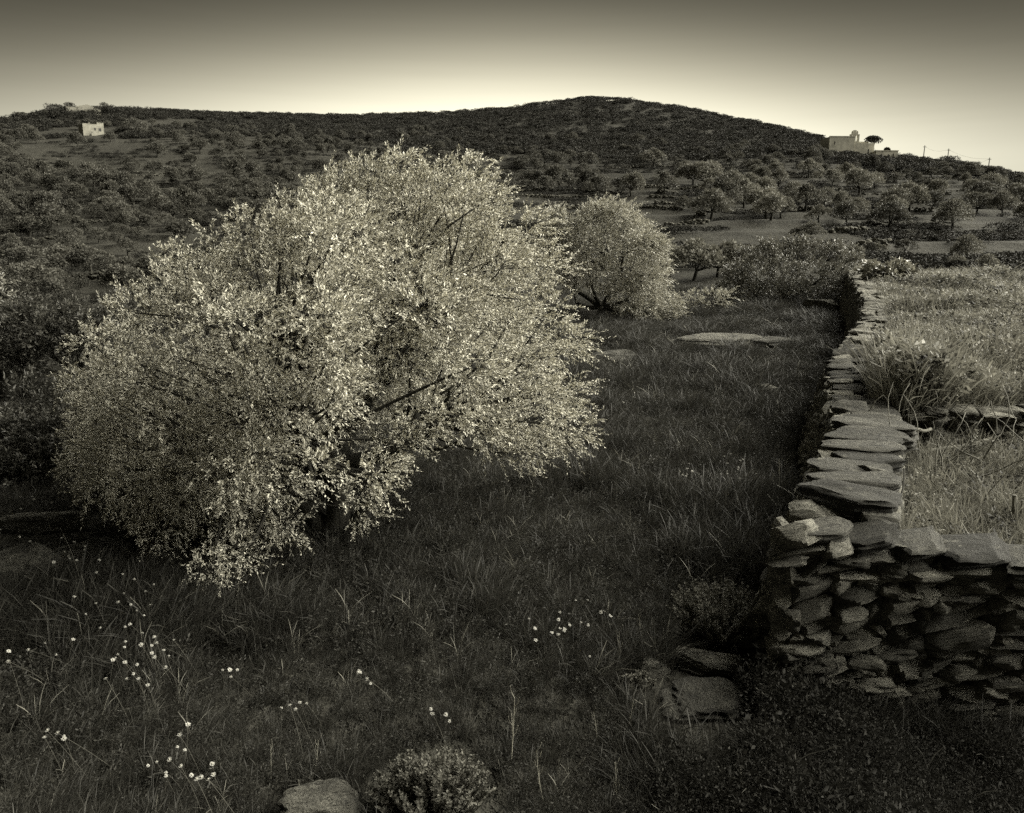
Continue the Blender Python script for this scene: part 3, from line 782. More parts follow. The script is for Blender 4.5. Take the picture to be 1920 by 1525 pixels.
def mid_tree(name, label, base, cells, leafL, leafW, nt, k, twl, mat, seed, fork_h, r0, cat='olive tree', nlimb=5, wind=(.2, 0, -.02), group=None, twr=.004, up=.3, stems=None):
    """cells: (dx, dy, z, radius) of the lobes relative to the base"""
    r = np.random.default_rng(seed); base = np.array(base, float)
    C0 = np.array([base + np.array(c[:3]) for c in cells]); Rad = np.array([c[3] for c in cells])
    V, F, tw = shoots(C0, Rad, nt, k, leafL, leafW, twl, r, wind=wind, up=up)
    bm = limbs(base - [0, 0, .08], base + np.array([.05, 0, fork_h]), C0, min(nlimb, len(C0)), r0, r, .15, 6)
    return tree_obj(name, label, cat, base, bm, V, F, mat, group, tw, twr)
def px_cells(base, lst, r, dep=1.0):
    """lobes given in photo pixels (px, py, radius px) around a tree standing at base"""
    out = []
    for px, py, rp in lst:
        for q in ((-.45, .5) if rp > 28 else (r.uniform(-.3, .3),)):
            p = at_y(px + r.uniform(-6, 6), py + r.uniform(-6, 6), base[1] + q * dep); out.append((*(p - base), rp * px_m(p)))
    return out
r2 = np.random.default_rng(5)
# second olive right behind
b2 = hit(1125, 603); b2[2] -= .05
mid_tree('olive_tree', 'upright olive tree with sunlit right side behind the big windblown tree', b2,
         px_cells(b2, [(1030, 430, 24), (1048, 408, 20), (1035, 480, 28), (1025, 540, 28), (1075, 420, 26), (1110, 405, 30), (1135, 400, 26), (1165, 410, 30), (1190, 440, 34), (1210, 470, 34), (1228, 500, 28), (1060, 440, 26), (1055, 500, 30), (1090, 460, 42), (1140, 455, 46), (1130, 510, 42), (1180, 510, 42),
                       (1085, 520, 40), (1215, 520, 32), (1235, 545, 28), (1165, 560, 40), (1210, 570, 34), (1250, 575, 24), (1175, 590, 28), (1060, 470, 22), (1230, 460, 18), (1140, 585, 20)], r2, 1.3),
         (.085), .030, 80, 14, .34, M_OLIVE2, 31, .5, .13, nlimb=6, twr=.006)
# left edge olive
b3 = hit(150, 748); b3[2] -= .05
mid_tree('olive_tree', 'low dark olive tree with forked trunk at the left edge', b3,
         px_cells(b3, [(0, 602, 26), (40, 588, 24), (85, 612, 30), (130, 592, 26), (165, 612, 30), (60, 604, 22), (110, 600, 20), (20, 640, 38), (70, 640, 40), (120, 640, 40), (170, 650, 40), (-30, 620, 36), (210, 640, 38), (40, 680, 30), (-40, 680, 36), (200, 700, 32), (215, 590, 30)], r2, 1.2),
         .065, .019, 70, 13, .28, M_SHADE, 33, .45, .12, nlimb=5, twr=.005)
b3b = hit(22, 760); b3b[2] -= .05
bt = MB(); q = np.linspace(0, 1, 7)[:, None]
top = at_y(-25, 660, b3b[1]); bt.tube(b3b + (top - b3b) * q + np.array([.1, 0, 0]) * np.sin(q * 3.1), .17 * (1 - .5 * q[:, 0]), 9)
rb_ = np.random.default_rng(8)
cells = np.array([top + [dx, dy, dz] for dx, dy, dz in ((-.6, .2, .5), (-.2, .5, .7), (-1.1, 0, .3), (-.8, .6, .8), (-1.5, .3, .6))])
V, F, tw = shoots(cells, np.full(len(cells), .5), 50, 12, .085, .024, .3, rb_)
tree_obj('olive_tree', 'thick leaning black trunk of an olive cut by the left edge', 'olive tree', b3b, bt, V, F, M_BUSH, None, tw, .005)
# lentisk bush at the wall
b4 = hit(1475, 572); b4[2] -= .05
mid_tree('lentisk_bush', 'wide rounded bush with bright top beside the far wall end', b4,
         px_cells(b4, [(1400, 480, 26), (1440, 470, 26), (1480, 468, 28), (1520, 468, 28), (1560, 472, 28), (1590, 490, 24), (1380, 520, 30), (1420, 515, 38), (1470, 510, 42), (1520, 512, 42), (1565, 520, 34),
                       (1400, 550, 30), (1450, 550, 34), (1500, 555, 34), (1545, 550, 28), (1360, 545, 22), (1600, 475, 18)], r2, 1.8),
         (.09), .042, 90, 12, .30, M_BUSH, 35, .25, .09, 'bush', nlimb=8, wind=(.05, 0, 0), twr=.006, up=.5)
b5 = hit(1300, 590); b5[2] -= .05
mid_tree('scrub_bush', 'small pale bush between the upright olive and the wide bush', b5,
         px_cells(b5, [(1270, 570, 20), (1300, 568, 22), (1330, 560, 22), (1355, 560, 18), (1285, 585, 16)], r2, .8),
         .09, .03, 40, 10, .28, M_OLIVE2, 36, .15, .04, 'bush', nlimb=3, twr=.005)
# ivy on the wall end
b6 = hit(1668, 545); b6[2] -= .02
mid_tree('ivy_clump', 'square clump of broad-leaved ivy on the far end of the wall', b6,
         px_cells(b6, [(1640, 512, 16), (1665, 508, 18), (1690, 510, 16), (1640, 532, 16), (1668, 532, 18), (1695, 534, 16), (1700, 515, 10)], r2, .5),
         .16, .10, 34, 7, .22, M_IVY, 37, .2, .03, 'ivy', nlimb=3, twr=.006, wind=(0, 0, -.05))
# low leafy suckers left of the big tree
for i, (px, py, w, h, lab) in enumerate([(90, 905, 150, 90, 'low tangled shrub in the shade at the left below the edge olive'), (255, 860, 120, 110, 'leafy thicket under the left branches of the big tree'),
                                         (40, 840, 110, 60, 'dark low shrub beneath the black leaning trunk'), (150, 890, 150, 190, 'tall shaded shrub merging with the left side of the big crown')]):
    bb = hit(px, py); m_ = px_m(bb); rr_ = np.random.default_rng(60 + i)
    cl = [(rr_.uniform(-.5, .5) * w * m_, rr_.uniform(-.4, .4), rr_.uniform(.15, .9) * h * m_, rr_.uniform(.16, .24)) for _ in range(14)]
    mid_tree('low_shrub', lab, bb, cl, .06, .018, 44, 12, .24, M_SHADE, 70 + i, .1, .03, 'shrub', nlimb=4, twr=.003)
def plot_xy(px, py, r_):
    a = R(azel(px, py)[0]); return np.array([math.sin(a) * r_, math.cos(a) * r_])
HOUSE, CHAPEL, RIDGEHOUSE = plot_xy(175, 247, 292), plot_xy(1612, 290, 300), plot_xy(163, 207, 336)
def hides_chapel(x, y):
    a = np.degrees(np.arctan2(x, y)); r_ = np.hypot(x, y)
    return (a > azel(1540, 280)[0]) & (a < azel(1692, 290)[0]) & (r_ > 262) & (r_ < 304)
def clear_of(x, y, c, rx): return (x - c[0]) ** 2 + (y - c[1]) ** 2 > rx ** 2
# ------------------------------------------------------------------ far trees: shared shapes
def far_shape(seed, spread=1.0, nl=11, leaf=.2, n=1500, flat=1.0, maq=False):
    """unit tree: height 1, base at 0"""
    r = np.random.default_rng(seed)
    lob = []
    for i in range(nl):
        a = r.uniform(0, 6.28); q = r.uniform(.0, 1) ** .6
        lob.append((math.cos(a) * .42 * spread * q, math.sin(a) * .42 * spread * q, (.30 if maq else .34) + .40 * (1 - q * q) * flat + r.uniform(-.1, .08), r.uniform(.17, .26) * (1.15 if maq else 1)))
    lob = np.array(lob)
    k = r.integers(0, nl, n); d = r.normal(size=(n, 3)); d /= np.linalg.norm(d, axis=1)[:, None]
    d[:, 2] = np.where(d[:, 2] < -.4, -d[:, 2], d[:, 2])
    P = lob[k, :3] + d * (lob[k, 3] * r.uniform(.6, 1.08, n))[:, None]
    D = d + r.normal(size=(n, 3)) * .7
    V, F = leaves_mesh(P, D, leaf * .5 * r.uniform(.5, 1.2, n), leaf * .26 * r.uniform(.6, 1.2, n), r, .2)
    b = MB(); t = np.linspace(0, 1, 5)[:, None]
    if not maq:
        fk = np.array([r.uniform(-.05, .05), r.uniform(-.05, .05), .26])
        b.tube(np.array([0, 0, -.06]) + fk * t * 1.2, np.linspace(.05, .035, 5), 6)
        for i in range(min(nl, 6)):
            b.tube(fk + (lob[i, :3] - fk) * t + np.array([0, 0, -.04]) * np.sin(t * 3.14), np.linspace(.026, .008, 5), 5)
    return V, F, b
FAR = [far_shape(200 + i, random.uniform(.95, 1.5), random.randint(8, 13), .17, 2200) for i in range(8)]
FAR_CROWN = [mesh('crown', V, F, M_FAR) for V, F, b in FAR]
FAR_TRUNK = [b.me('trunk', M_BARK, True) for V, F, b in FAR]
FAR_ONE = []
for V, F, b in FAR:
    tv = np.concatenate(b.V); fl = [tuple(int(q) for q in f) for f in F] + [tuple(i + len(V) for i in f) for f in b.F]
    FAR_ONE.append(mesh('olive_tree', np.concatenate([V, tv]), fl, [M_FAR, M_BARK], [0] * len(F) + [1] * len(b.F)))
M_FARPALE = leaf_mat('pale_far_olive_leaf', .09, .2, .19, .6, .2, .2)  # paler leaf: silvery olives, with brighter light also put into the colour
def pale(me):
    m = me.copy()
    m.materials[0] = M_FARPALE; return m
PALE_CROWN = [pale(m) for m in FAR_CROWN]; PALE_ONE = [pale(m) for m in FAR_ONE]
placed = []
def put_far(p, h, label, group, parts):
    i = random.randrange(len(FAR)); rz = random.uniform(0, 6.28); w = random.uniform(.95, 1.25)
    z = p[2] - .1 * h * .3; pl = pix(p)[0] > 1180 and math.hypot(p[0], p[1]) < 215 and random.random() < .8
    if parts:
        o = empty('olive_tree', (p[0], p[1], z), rz); o.scale = (h * w, h * w, h)
        link('trunk', FAR_TRUNK[i], o); link('crown', (PALE_CROWN if pl else FAR_CROWN)[i], o)
    else:
        o = link('olive_tree', (PALE_ONE if pl else FAR_ONE)[i]); o.location = (p[0], p[1], z); o.rotation_euler = (0, 0, rz); o.scale = (h * w, h * w, h)
    tag(o, label, 'olive tree', group); placed.append((p[0], p[1])); FARLIST.append((o, np.array(p), h / px_m(p)))
EXPL = [(1352, 396, 60), (1395, 391, 48), (1437, 411, 54), (1465, 410, 38), (1510, 396, 46), (1585, 423, 42), (1535, 421, 32), (1665, 431, 48), (1610, 366, 44), (1675, 398, 42), (1705, 396, 46), (1745, 396, 36),
        (1785, 432, 52), (1830, 402, 40), (1880, 406, 42), (1910, 392, 40), (1320, 352, 46), (1300, 346, 36), (1225, 317, 34), (1245, 362, 36), (1125, 362, 30), (1165, 366, 30), (1050, 352, 40), (1010, 352, 30),
        (990, 350, 28), (1100, 317, 30), (1070, 307, 24), (1282, 392, 22), (1520, 449, 30), (1500, 452, 24), (1695, 477, 28), (1650, 477, 20), (1630, 477, 20), (1812, 492, 46), (1850, 517, 36), (1790, 512, 30), (1745, 522, 18),
        (1255, 522, 66), (1300, 526, 70), (1345, 520, 66), (1390, 512, 50), (1235, 505, 50), (1505, 327, 22), (1550, 327, 18), (1415, 327, 16), (1395, 282, 18), (1235, 277, 18), (1560, 350, 30), (1640, 352, 26), (1460, 350, 30), (1425, 345, 30),
        (190, 361, 40), (220, 362, 38), (280, 381, 38), (325, 348, 32), (370, 348, 32), (345, 392, 40), (365, 407, 40), (425, 381, 32), (450, 316, 24), (480, 336, 30), (470, 366, 30), (520, 364, 28), (550, 351, 26), (360, 311, 20),
        (295, 296, 26), (165, 336, 30), (125, 326, 26), (55, 321, 22), (35, 442, 36), (90, 437, 50), (105, 386, 26), (145, 451, 22), (185, 457, 26), (80, 471, 22), (115, 491, 22), (220, 461, 22), (260, 446, 20), (255, 251, 26), (30, 268, 26), (70, 270, 20),
        (130, 470, 34), (170, 500, 34), (40, 500, 34), (70, 530, 36), (15, 470, 30), (110, 540, 34), (150, 545, 30), (200, 500, 30), (240, 480, 30), (280, 430, 26), (310, 425, 24)]
COLS = [(125, 'at the left edge of the slope'), (265, 'under the small white house'), (420, 'right of the small white house'), (640, 'left of the big crown'), (960, 'above the big crown'),
        (1215, 'above the upright sunlit olive'), (1330, 'right of the upright olive top'), (1440, 'above the wide rounded bush'), (1545, 'left of the chapel'), (1690, 'below the chapel'), (1830, 'below the utility poles'), (9999, 'at the right edge of the slope')]
FARLIST = []
def cell(p):
    x, y = pix(p); r_ = math.hypot(p[0], p[1])
    return ('lowest' if r_ < 95 else 'lower' if r_ < 150 else 'middle' if r_ < 210 else 'upper'), next(c for m, c in COLS if x < m)
def name_far():
    cells = {}
    for o, p, hp in FARLIST: cells.setdefault(cell(p), []).append((o, pix(p)[0], hp))
    for (row, col), L in cells.items():
        g = 'olives on the %s terraces %s' % (row, col); rest = list(L)
        def give(key, txt):
            if not rest: return
            q = max(rest, key=key); rest.remove(q); q[0]['label'] = '%s olive tree on the %s terraces %s' % (txt, row, col)
        if len(L) == 1: give(lambda q: 0, 'lone')
        else:
            give(lambda q: q[2], 'tallest'); give(lambda q: -q[1], 'leftmost'); give(lambda q: q[1], 'rightmost')
            if len(rest) > 1: give(lambda q: -q[2], 'smallest')
            if len(rest) == 1: give(lambda q: 0, 'middling')
        for q in rest: q[0]['label'] = 'middling olive among the others on the %s terraces %s' % (row, col)
        for q in L: q[0]['group'] = g
def zone(px, py):
    if px > 1210 and py > 436: return ('dark bushy olive on the flat terraces just beyond the walled field', 'olives beyond the walled field')
    if px > 1210: return ('rounded olive tree on the stone terraces below the white chapel', 'olives below the chapel')
    if px < 620 and py > 415: return ('dark olive in the shaded hollow at the foot of the left slope', 'olives in the left hollow')
    if px < 620: return ('grey olive tree scattered on the left slope below the small white house', 'olives below the small house')
    return ('olive tree on the middle slope above the crown of the big windblown tree', 'olives on the middle slope')
for px, py, hp in EXPL:
    p = hit(px, py, 30)
    if p is None: continue
    p[2] = tz(p[0], p[1]); lb, gr = zone(px, py)
    put_far(p, hp * px_m(p) * 1.12, lb, gr, hp >= 24)
PICKS = 0
while len(placed) < 292 and PICKS < 6000:
    PICKS += 1
    px, py = random.uniform(-10, 1930), random.uniform(245, 420)
    az_, _ = azel(px, py)
    if 560 < px < 900 and py > 330: continue
    lim = 232 if px > 1500 else 262
    if 950 < px < 1330 and 370 < py: continue
    p = hit(px, py, 60)
    if p is None or math.hypot(p[0], p[1]) > 300: continue
    if px > 1250 and math.hypot(p[0], p[1]) > 235 and random.random() < .8: continue
    if fbm(p[0] / 30 + 3, p[1] / 30, 2) < random.uniform(-.2, .05): continue
    if hides_chapel(np.array([p[0]]), np.array([p[1]]))[0]: continue
    if not all(clear_of(p[0], p[1], c_, 13) for c_ in (HOUSE, HOUSE * .97, CHAPEL, CHAPEL * .96, CHAPEL * .94)): continue
    if any((p[0] - a) ** 2 + (p[1] - b) ** 2 < 16 for a, b in placed): continue
    p[2] = tz(p[0], p[1]); h = random.uniform(1.9, 4.2); lb, gr = zone(px, py)
    put_far(p, h, lb, gr, h / px_m(p) > 34)

name_far()
# ------------------------------------------------------------------ scatter by geometry nodes (only for what nobody could count)
def variants(name, meshes):
    c = bpy.data.collections.new(name)
    for i, me in enumerate(meshes):
        o = bpy.data.objects.new('%s_%02d' % (name, i), me); c.objects.link(o)
    return c
def scatter(name, label, pts, rot, scl, idx, coll, kind='stuff'):
    me = bpy.data.meshes.new(name); pts = np.asarray(pts, np.float32)
    me.vertices.add(len(pts)); me.vertices.foreach_set('co', pts.ravel())
    a = me.attributes.new('rot', 'FLOAT_VECTOR', 'POINT'); a.data.foreach_set('vector', np.asarray(rot, np.float32).ravel())
    a = me.attributes.new('scl', 'FLOAT_VECTOR', 'POINT'); a.data.foreach_set('vector', np.asarray(scl, np.float32).ravel())
    a = me.attributes.new('idx', 'INT', 'POINT'); a.data.foreach_set('value', np.asarray(idx, np.int32))
    o = link(name, me); tag(o, label, None, None, kind)
    ng = bpy.data.node_groups.new(name, 'GeometryNodeTree')
    ng.interface.new_socket('Geometry', in_out='INPUT', socket_type='NodeSocketGeometry'); ng.interface.new_socket('Geometry', in_out='OUTPUT', socket_type='NodeSocketGeometry')
    N, L = ng.nodes, ng.links
    gi, go = N.new('NodeGroupInput'), N.new('NodeGroupOutput')
    ip = N.new('GeometryNodeInstanceOnPoints'); ci = N.new('GeometryNodeCollectionInfo')
    ci.inputs['Collection'].default_value = coll; ci.inputs['Separate Children'].default_value = True; ci.inputs['Reset Children'].default_value = True
    ip.inputs['Pick Instance'].default_value = True
    def na(nm, dt):
        n = N.new('GeometryNodeInputNamedAttribute'); n.data_type = dt; n.inputs[0].default_value = nm; return n.outputs[0]
    L.new(gi.outputs[0], ip.inputs['Points']); L.new(ci.outputs[0], ip.inputs['Instance'])
    L.new(na('idx', 'INT'), ip.inputs['Instance Index'])
    er = N.new('FunctionNodeEulerToRotation'); L.new(na('rot', 'FLOAT_VECTOR'), er.inputs[0]); L.new(er.outputs[0], ip.inputs['Rotation'])
    L.new(na('scl', 'FLOAT_VECTOR'), ip.inputs['Scale']); L.new(ip.outputs[0], go.inputs[0])
    md = o.modifiers.new('scatter', 'NODES'); md.node_group = ng
    return o
# maquis on the upper hill and along the ridge
MAQ = [far_shape(400 + i, 1.7, 8, .30, 340, .6, True) for i in range(5)]
cMAQ = variants('maquis_shrub', [mesh('maquis_shrub', V, F, M_MAQ) for V, F, b in MAQ])
pts = []
while len(pts) < 8000:
    a = random.uniform(-35, 35); RRr = float(np.interp(a, _azR, _RR))
    x0 = 235 + 45 * float(fbm(np.array([a / 6]), np.array([2.0]), 2)[0])
    if a < -8: x0 += 45
    r_ = random.uniform(x0, RRr + 12)
    x, y = math.sin(R(a)) * r_, math.cos(R(a)) * r_
    if a < -5 and r_ < RRr - 40 and fbm(np.array([x / 25]), np.array([y / 25]), 2)[0] < -.1: continue
    hd = 1.0
    pts.append((x, y, a))
pts = np.array(pts); zz = terrain(pts[:, 0], pts[:, 1])
# keep the buildings' plots free
ok = (~hides_chapel(pts[:, 0], pts[:, 1])) & clear_of(pts[:, 0], pts[:, 1], HOUSE, 10) & clear_of(pts[:, 0], pts[:, 1], HOUSE * .97, 8) & clear_of(pts[:, 0], pts[:, 1], CHAPEL, 15) & clear_of(pts[:, 0], pts[:, 1], CHAPEL * .96, 14) & clear_of(pts[:, 0], pts[:, 1], CHAPEL * .97 + np.array([7, 0]), 12)
pts, zz = pts[ok], zz[ok]; n = len(pts)
h = rng.uniform(1.2, 2.8, n)
scatter('maquis', 'dark maquis scrub covering the upper hill and its crest', np.column_stack([pts[:, 0], pts[:, 1], zz - .15 * h]), np.column_stack([np.zeros(n), np.zeros(n), rng.uniform(0, 6.28, n)]),
        np.column_stack([h * 1.5, h * 1.5, h]), rng.integers(0, 5, n), cMAQ)
cGROVE = variants('grove_olive', FAR_ONE)
pts = []
for _ in range(20000):
    px, py = random.uniform(-10, 1930), random.uniform(238, 470)
    if px > 900 and py > 350: continue
    if 560 < px <= 900 and py > 320: continue
    a = R(azel(px, py)[0]); r_ = random.uniform(75, 330); x, y = math.sin(a) * r_, math.cos(a) * r_
    if px > 900 and (r_ < 150 or r_ > 260): continue
    if fbm(np.array([x / 24 + 11]), np.array([y / 24]), 2)[0] < random.uniform(-.16, .10): continue
    if any((x - u) ** 2 + (y - v) ** 2 < 9 for u, v in placed): continue
    if hides_chapel(np.array([x]), np.array([y]))[0]: continue
    if not all(clear_of(x, y, c_, 12) for c_ in (HOUSE, HOUSE * .97, CHAPEL, CHAPEL * .96)): continue
    placed.append((x, y)); pts.append((x, y))
    if len(pts) >= 300: break
pts = np.array(pts); n = len(pts); h = rng.uniform(1.6, 3.3, n); zz = terrain(pts[:, 0], pts[:, 1])
scatter('olive_grove', 'mass of further small olives filling the slopes between the nearer trees', np.column_stack([pts, zz - .03 * h]), np.column_stack([np.zeros(n), np.zeros(n), rng.uniform(0, 6.28, n)]), np.column_stack([h * 1.25, h * 1.25, h]), rng.integers(0, 8, n), cGROVE)
# low scrub on the terraces
pts = []
while len(pts) < 8000:
    a = random.uniform(-35, 35); r_ = random.uniform(42, 290)
    x, y = math.sin(R(a)) * r_, math.cos(R(a)) * r_
    if fbm(np.array([x / 9 + 40]), np.array([y / 9]), 2)[0] < random.uniform(-.05, .15): continue
    pts.append((x, y))
pts = np.array(pts); zz = terrain(pts[:, 0], pts[:, 1])
ok = clear_of(pts[:, 0], pts[:, 1], HOUSE, 9); pts, zz = pts[ok], zz[ok]; n = len(pts); h = rng.uniform(.25, 1.1, n) ** 1.2
scatter('scrub', 'low thorny scrub and weeds scattered over the terraces', np.column_stack([pts[:, 0], pts[:, 1], zz - .1 * h]), np.column_stack([np.zeros(n), np.zeros(n), rng.uniform(0, 6.28, n)]),
        np.column_stack([h * 1.6, h * 1.6, h]), rng.integers(0, 5, n), cMAQ)

# ------------------------------------------------------------------ terrace walls along the contours
def terrace_walls():
    aa = np.arange(-34, 34, .12); rr = np.arange(56, 240, .5)
    A, RR_ = np.meshgrid(np.radians(aa), rr, indexing='ij'); X, Y = np.sin(A) * RR_, np.cos(A) * RR_
    zb = lookup(np.degrees(A).ravel(), RR_.ravel()).reshape(A.shape)
    zb = zb + fbm(X / 60 + 5, Y / 60, 3) * 7 * sstep(70, 200, RR_) * (1 - sstep(230, 330, RR_) * .7) * .45
    q = qlevel(X, Y, zb); nw = 0
    lab = {0: 'dry stone terrace wall crossing the slope left of the big tree', 1: 'long low terrace wall on the slope right of the big tree'}
    for K in range(-1, 24):
        above = q >= K
        first = np.where(above.any(1), above.argmax(1), -1)
        i = 0
        while i < len(aa) - 12:
            L = random.randint(18, 90)
            seg = np.arange(i, min(i + L, len(aa))); i += L + random.randint(2, 30)
            f = first[seg]; ok = f > 0
            if ok.sum() < 10: continue
            if random.random() < .28: continue
            b = MB(); lastr = None; cnt = 0
            for s_, j in zip(seg, f):
                if j <= 0: lastr = None; continue
                r_ = rr[j] - .4
                if lastr is not None and abs(r_ - lastr) > 4: lastr = r_; continue
                step_m = r_ * R(.12); nst = max(1, int(step_m / .36))
                r0_ = lastr if lastr is not None else r_
                for u in range(nst):
                    rq = r0_ + (r_ - r0_) * u / nst; aq = R(aa[s_] - .12 + .12 * u / nst)
                    x, y = math.sin(aq) * (rq - .25), math.cos(aq) * (rq - .25); 
                    zg = float(lookup(np.array([math.degrees(aq)]), np.array([rq]))[0]) 
                    b.rows = getattr(b, 'rows', []); b.rows.append((x, y, aq))
                lastr = r_
            rows = getattr(b, 'rows', [])
            if len(rows) < 30: continue
            RA = np.array(rows); zg = terrain(RA[:, 0] - np.sin(RA[:, 2]) * .7, RA[:, 1] - np.cos(RA[:, 2]) * .7)
            for (x, y, aq), z0 in zip(rows, zg):
                hh = .15 + .75 * float(vnoise(x / 2.3, y / 2.3))
                if vnoise(x / 7 + 9, y / 7) < .3: continue
                z = 0
                while z < hh:
                    ht = random.uniform(.12, .24); w = random.uniform(.12, .34)
                    V, F = SMALL[random.randrange(14)]
                    ca, sa = math.cos(-aq), math.sin(-aq)
                    Vv = V[:, :] * [w, .25, ht * .6]; Vv = np.column_stack([Vv[:, 0] * ca - Vv[:, 1] * sa, Vv[:, 0] * sa + Vv[:, 1] * ca, Vv[:, 2]])
                    if cnt < 900: b.add(Vv + [x + random.uniform(-.22, .22), y + random.uniform(-.15, .15), z0 + z + ht * .4], F); cnt += 1
                    z += ht
            if not b.V or cnt < 25: continue
            o = link('terrace_wall', b.me('terrace_wall', M_FSTONE)); px = pix(rows[len(rows) // 2] + (0,) if False else (rows[len(rows) // 2][0], rows[len(rows) // 2][1], zg[len(rows) // 2]))[0]
            row, col = cell((rows[len(rows) // 2][0], rows[len(rows) // 2][1], zg[len(rows) // 2]))
            tag(o, 'dry stone retaining wall along the %s terraces %s' % (row, col), 'stone wall', 'terrace walls on the %s slope %s' % (row, col), 'thing'); nw += 1
            if nw > 70: return
terrace_walls()

# ------------------------------------------------------------------ buildings
def opening(root, name, x0, x1, y, z0, z1, fr=.05):
    b = MB(); b.box(x0, x1, y - .02, y + .06, z0, z1); return link(name, b.me(name, M_DARK), root)
def part(root, name, mat, *boxes):
    b = MB()
    for q in boxes: b.box(*q)
    return link(name, b.me(name, mat), root)
def facing(c, extra=0): return -math.atan2(c[0], c[1]) + extra
def house():
    z = tz(*HOUSE); root = empty('white_house', (*HOUSE, z + .2), facing(HOUSE, R(18))); root.scale = (.82, .82, .82)
    tag(root, 'small flat-roofed white house alone on the left slope', 'house')
    part(root, 'main_block', M_HOUSE, (-3.6, 1.6, 0, 5, -1.5, 3.7)); part(root, 'upper_block', M_HOUSE, (1.6, 4.0, .25, 4.5, -1.5, 4.5))
    part(root, 'parapet', M_HOUSE, (-3.65, 1.6, -.05, .2, 3.7, 3.9), (1.6, 4.05, .2, .45, 4.5, 4.68), (-1.2, -.9, .6, .9, 3.7, 4.4))
    part(root, 'yard_wall', M_HOUSE, (4.0, 7.4, -.6, -.35, -1.4, .9)); part(root, 'porch_wall', M_HOUSE, (-1.0, 1.2, -.9, -.65, -1.4, .7))
    w = opening(root, 'window', 1.9 - 1.5, 1.9 - .9, 0, 1.6, 2.6); w = opening(root, 'window', 2.1, 3.0, .25, 1.5, 2.6)
    opening(root, 'door', -.75, -.25, 0, .0, 1.1)
house()
def ridge_house():
    z = tz(*RIDGEHOUSE); root = empty('ridge_house', (*RIDGEHOUSE, z + .3), facing(RIDGEHOUSE, R(10))); root.scale = (.78, .78, .78)
    tag(root, 'low pale building with shallow gabled roof on the left crest', 'house')
    b = MB(); b.box(-8.5, -4.4, 0, 5, -2, 2.2); link('side_wing', b.me('side_wing', M_PLASTER), root)
    b = MB(); b.add([(-4.4, 0, -2), (5.8, 0, -2), (5.8, 0, 1.9), (.4, 0, 3.9), (-4.4, 0, 2.6), (-4.4, 6, -2), (5.8, 6, -2), (5.8, 6, 1.9), (.4, 6, 3.9), (-4.4, 6, 2.6)],
                    [(0, 1, 2, 3, 4), (9, 8, 7, 6, 5), (0, 5, 6, 1), (1, 6, 7, 2), (2, 7, 8, 3), (3, 8, 9, 4), (4, 9, 5, 0)])
    link('main_hall', b.me('main_hall', M_PLASTER), root)
    opening(root, 'window', 1.6, 2.6, 0, .3, 1.2); opening(root, 'window', -2.6, -1.6, 0, .3, 1.2)
ridge_house()
def chapel():
    c = CHAPEL; z = tz(*c) + 1.6; s = px_m((c[0], c[1], z)); root = empty('white_chapel', (*c, z), facing(c, R(26)))
    tag(root, 'white hilltop chapel complex with stepped bell gable on the right ridge', 'chapel')
    X = lambda px: (px - 1612) * s
    part(root, 'west_block', M_WHITE, (X(1552), X(1600), 0, 7, -3, 4.4)); part(root, 'west_parapet', M_WHITE, (X(1552) - .1, X(1600) + .1, -.1, .3, 4.4, 4.65))
    part(root, 'nave', M_WHITE, (X(1600), X(1640), .5, 7, -4, 2.5)); part(root, 'terrace_wing', M_WHITE, (X(1636), X(1678), -2.6, 6, -6, -.3))
    part(root, 'wing_parapet', M_WHITE, (X(1636) - .1, X(1678) + .1, -2.7, -2.3, -.3, -.05))
    part(root, 'small_annex', M_WHITE, (X(1612), X(1634), 2.5, 6, 2.5, 3.2))
    # stepped bell gable with two arched openings
    g = MB(); x0, x1 = X(1594.5), X(1612); w = x1 - x0; y0, y1 = 1.2, 1.9
    for a, b_, z0, z1 in ((0, .16, 2.4, 5.6), (.34, .66 - .16 + .0, 2.4, 5.6), (.68, 1, 2.4, 5.6)): pass
    for a, b_ in ((0, .2), (.4, .6), (.8, 1)): g.box(x0 + a * w, x0 + b_ * w, y0, y1, 2.4, 5.0)
    g.box(x0, x1, y0 + .003, y1 - .003, 2.4, 3.2); g.box(x0, x1, y0 - .05, y1 + .05, 5.0, 5.4)
    g.box(x0 + .18 * w, x0 + .82 * w, y0, y1, 5.4, 6.1); g.box(x0 + .36 * w, x0 + .64 * w, y0 + .1, y1 - .1, 6.1, 6.7); g.box(x0 + .2 * w, x0 + .27 * w, y0 + .1, y1 - .1, 6.1, 6.5); g.box(x0 + .73 * w, x0 + .8 * w, y0 + .1, y1 - .1, 6.1, 6.5)
    link('bell_gable', g.me('bell_gable', M_WHITE), root)
    for px, y, z0, z1, wd in ((1586, 0, -2.2, -1.2, 2.2), (1593, 0, -2.6, -1.0, 2.4), (1608, .5, -1.9, -.9, 2.2), (1629.5, .5, -.6, .6, 2.2), (1562, 0, 2.1, 2.9, 1.6), (1669, -2.6, -2.4, -1.2, 2.2), (1646, -2.6, -2.6, -1.2, 1.6)):
        opening(root, 'window', X(px - wd / 2), X(px + wd / 2), y, z0 - .2, z1)
    opening(root, 'door', X(1658.5), X(1662), -2.6, -4.8, -1.4)
    return root, s
_, cs = chapel()
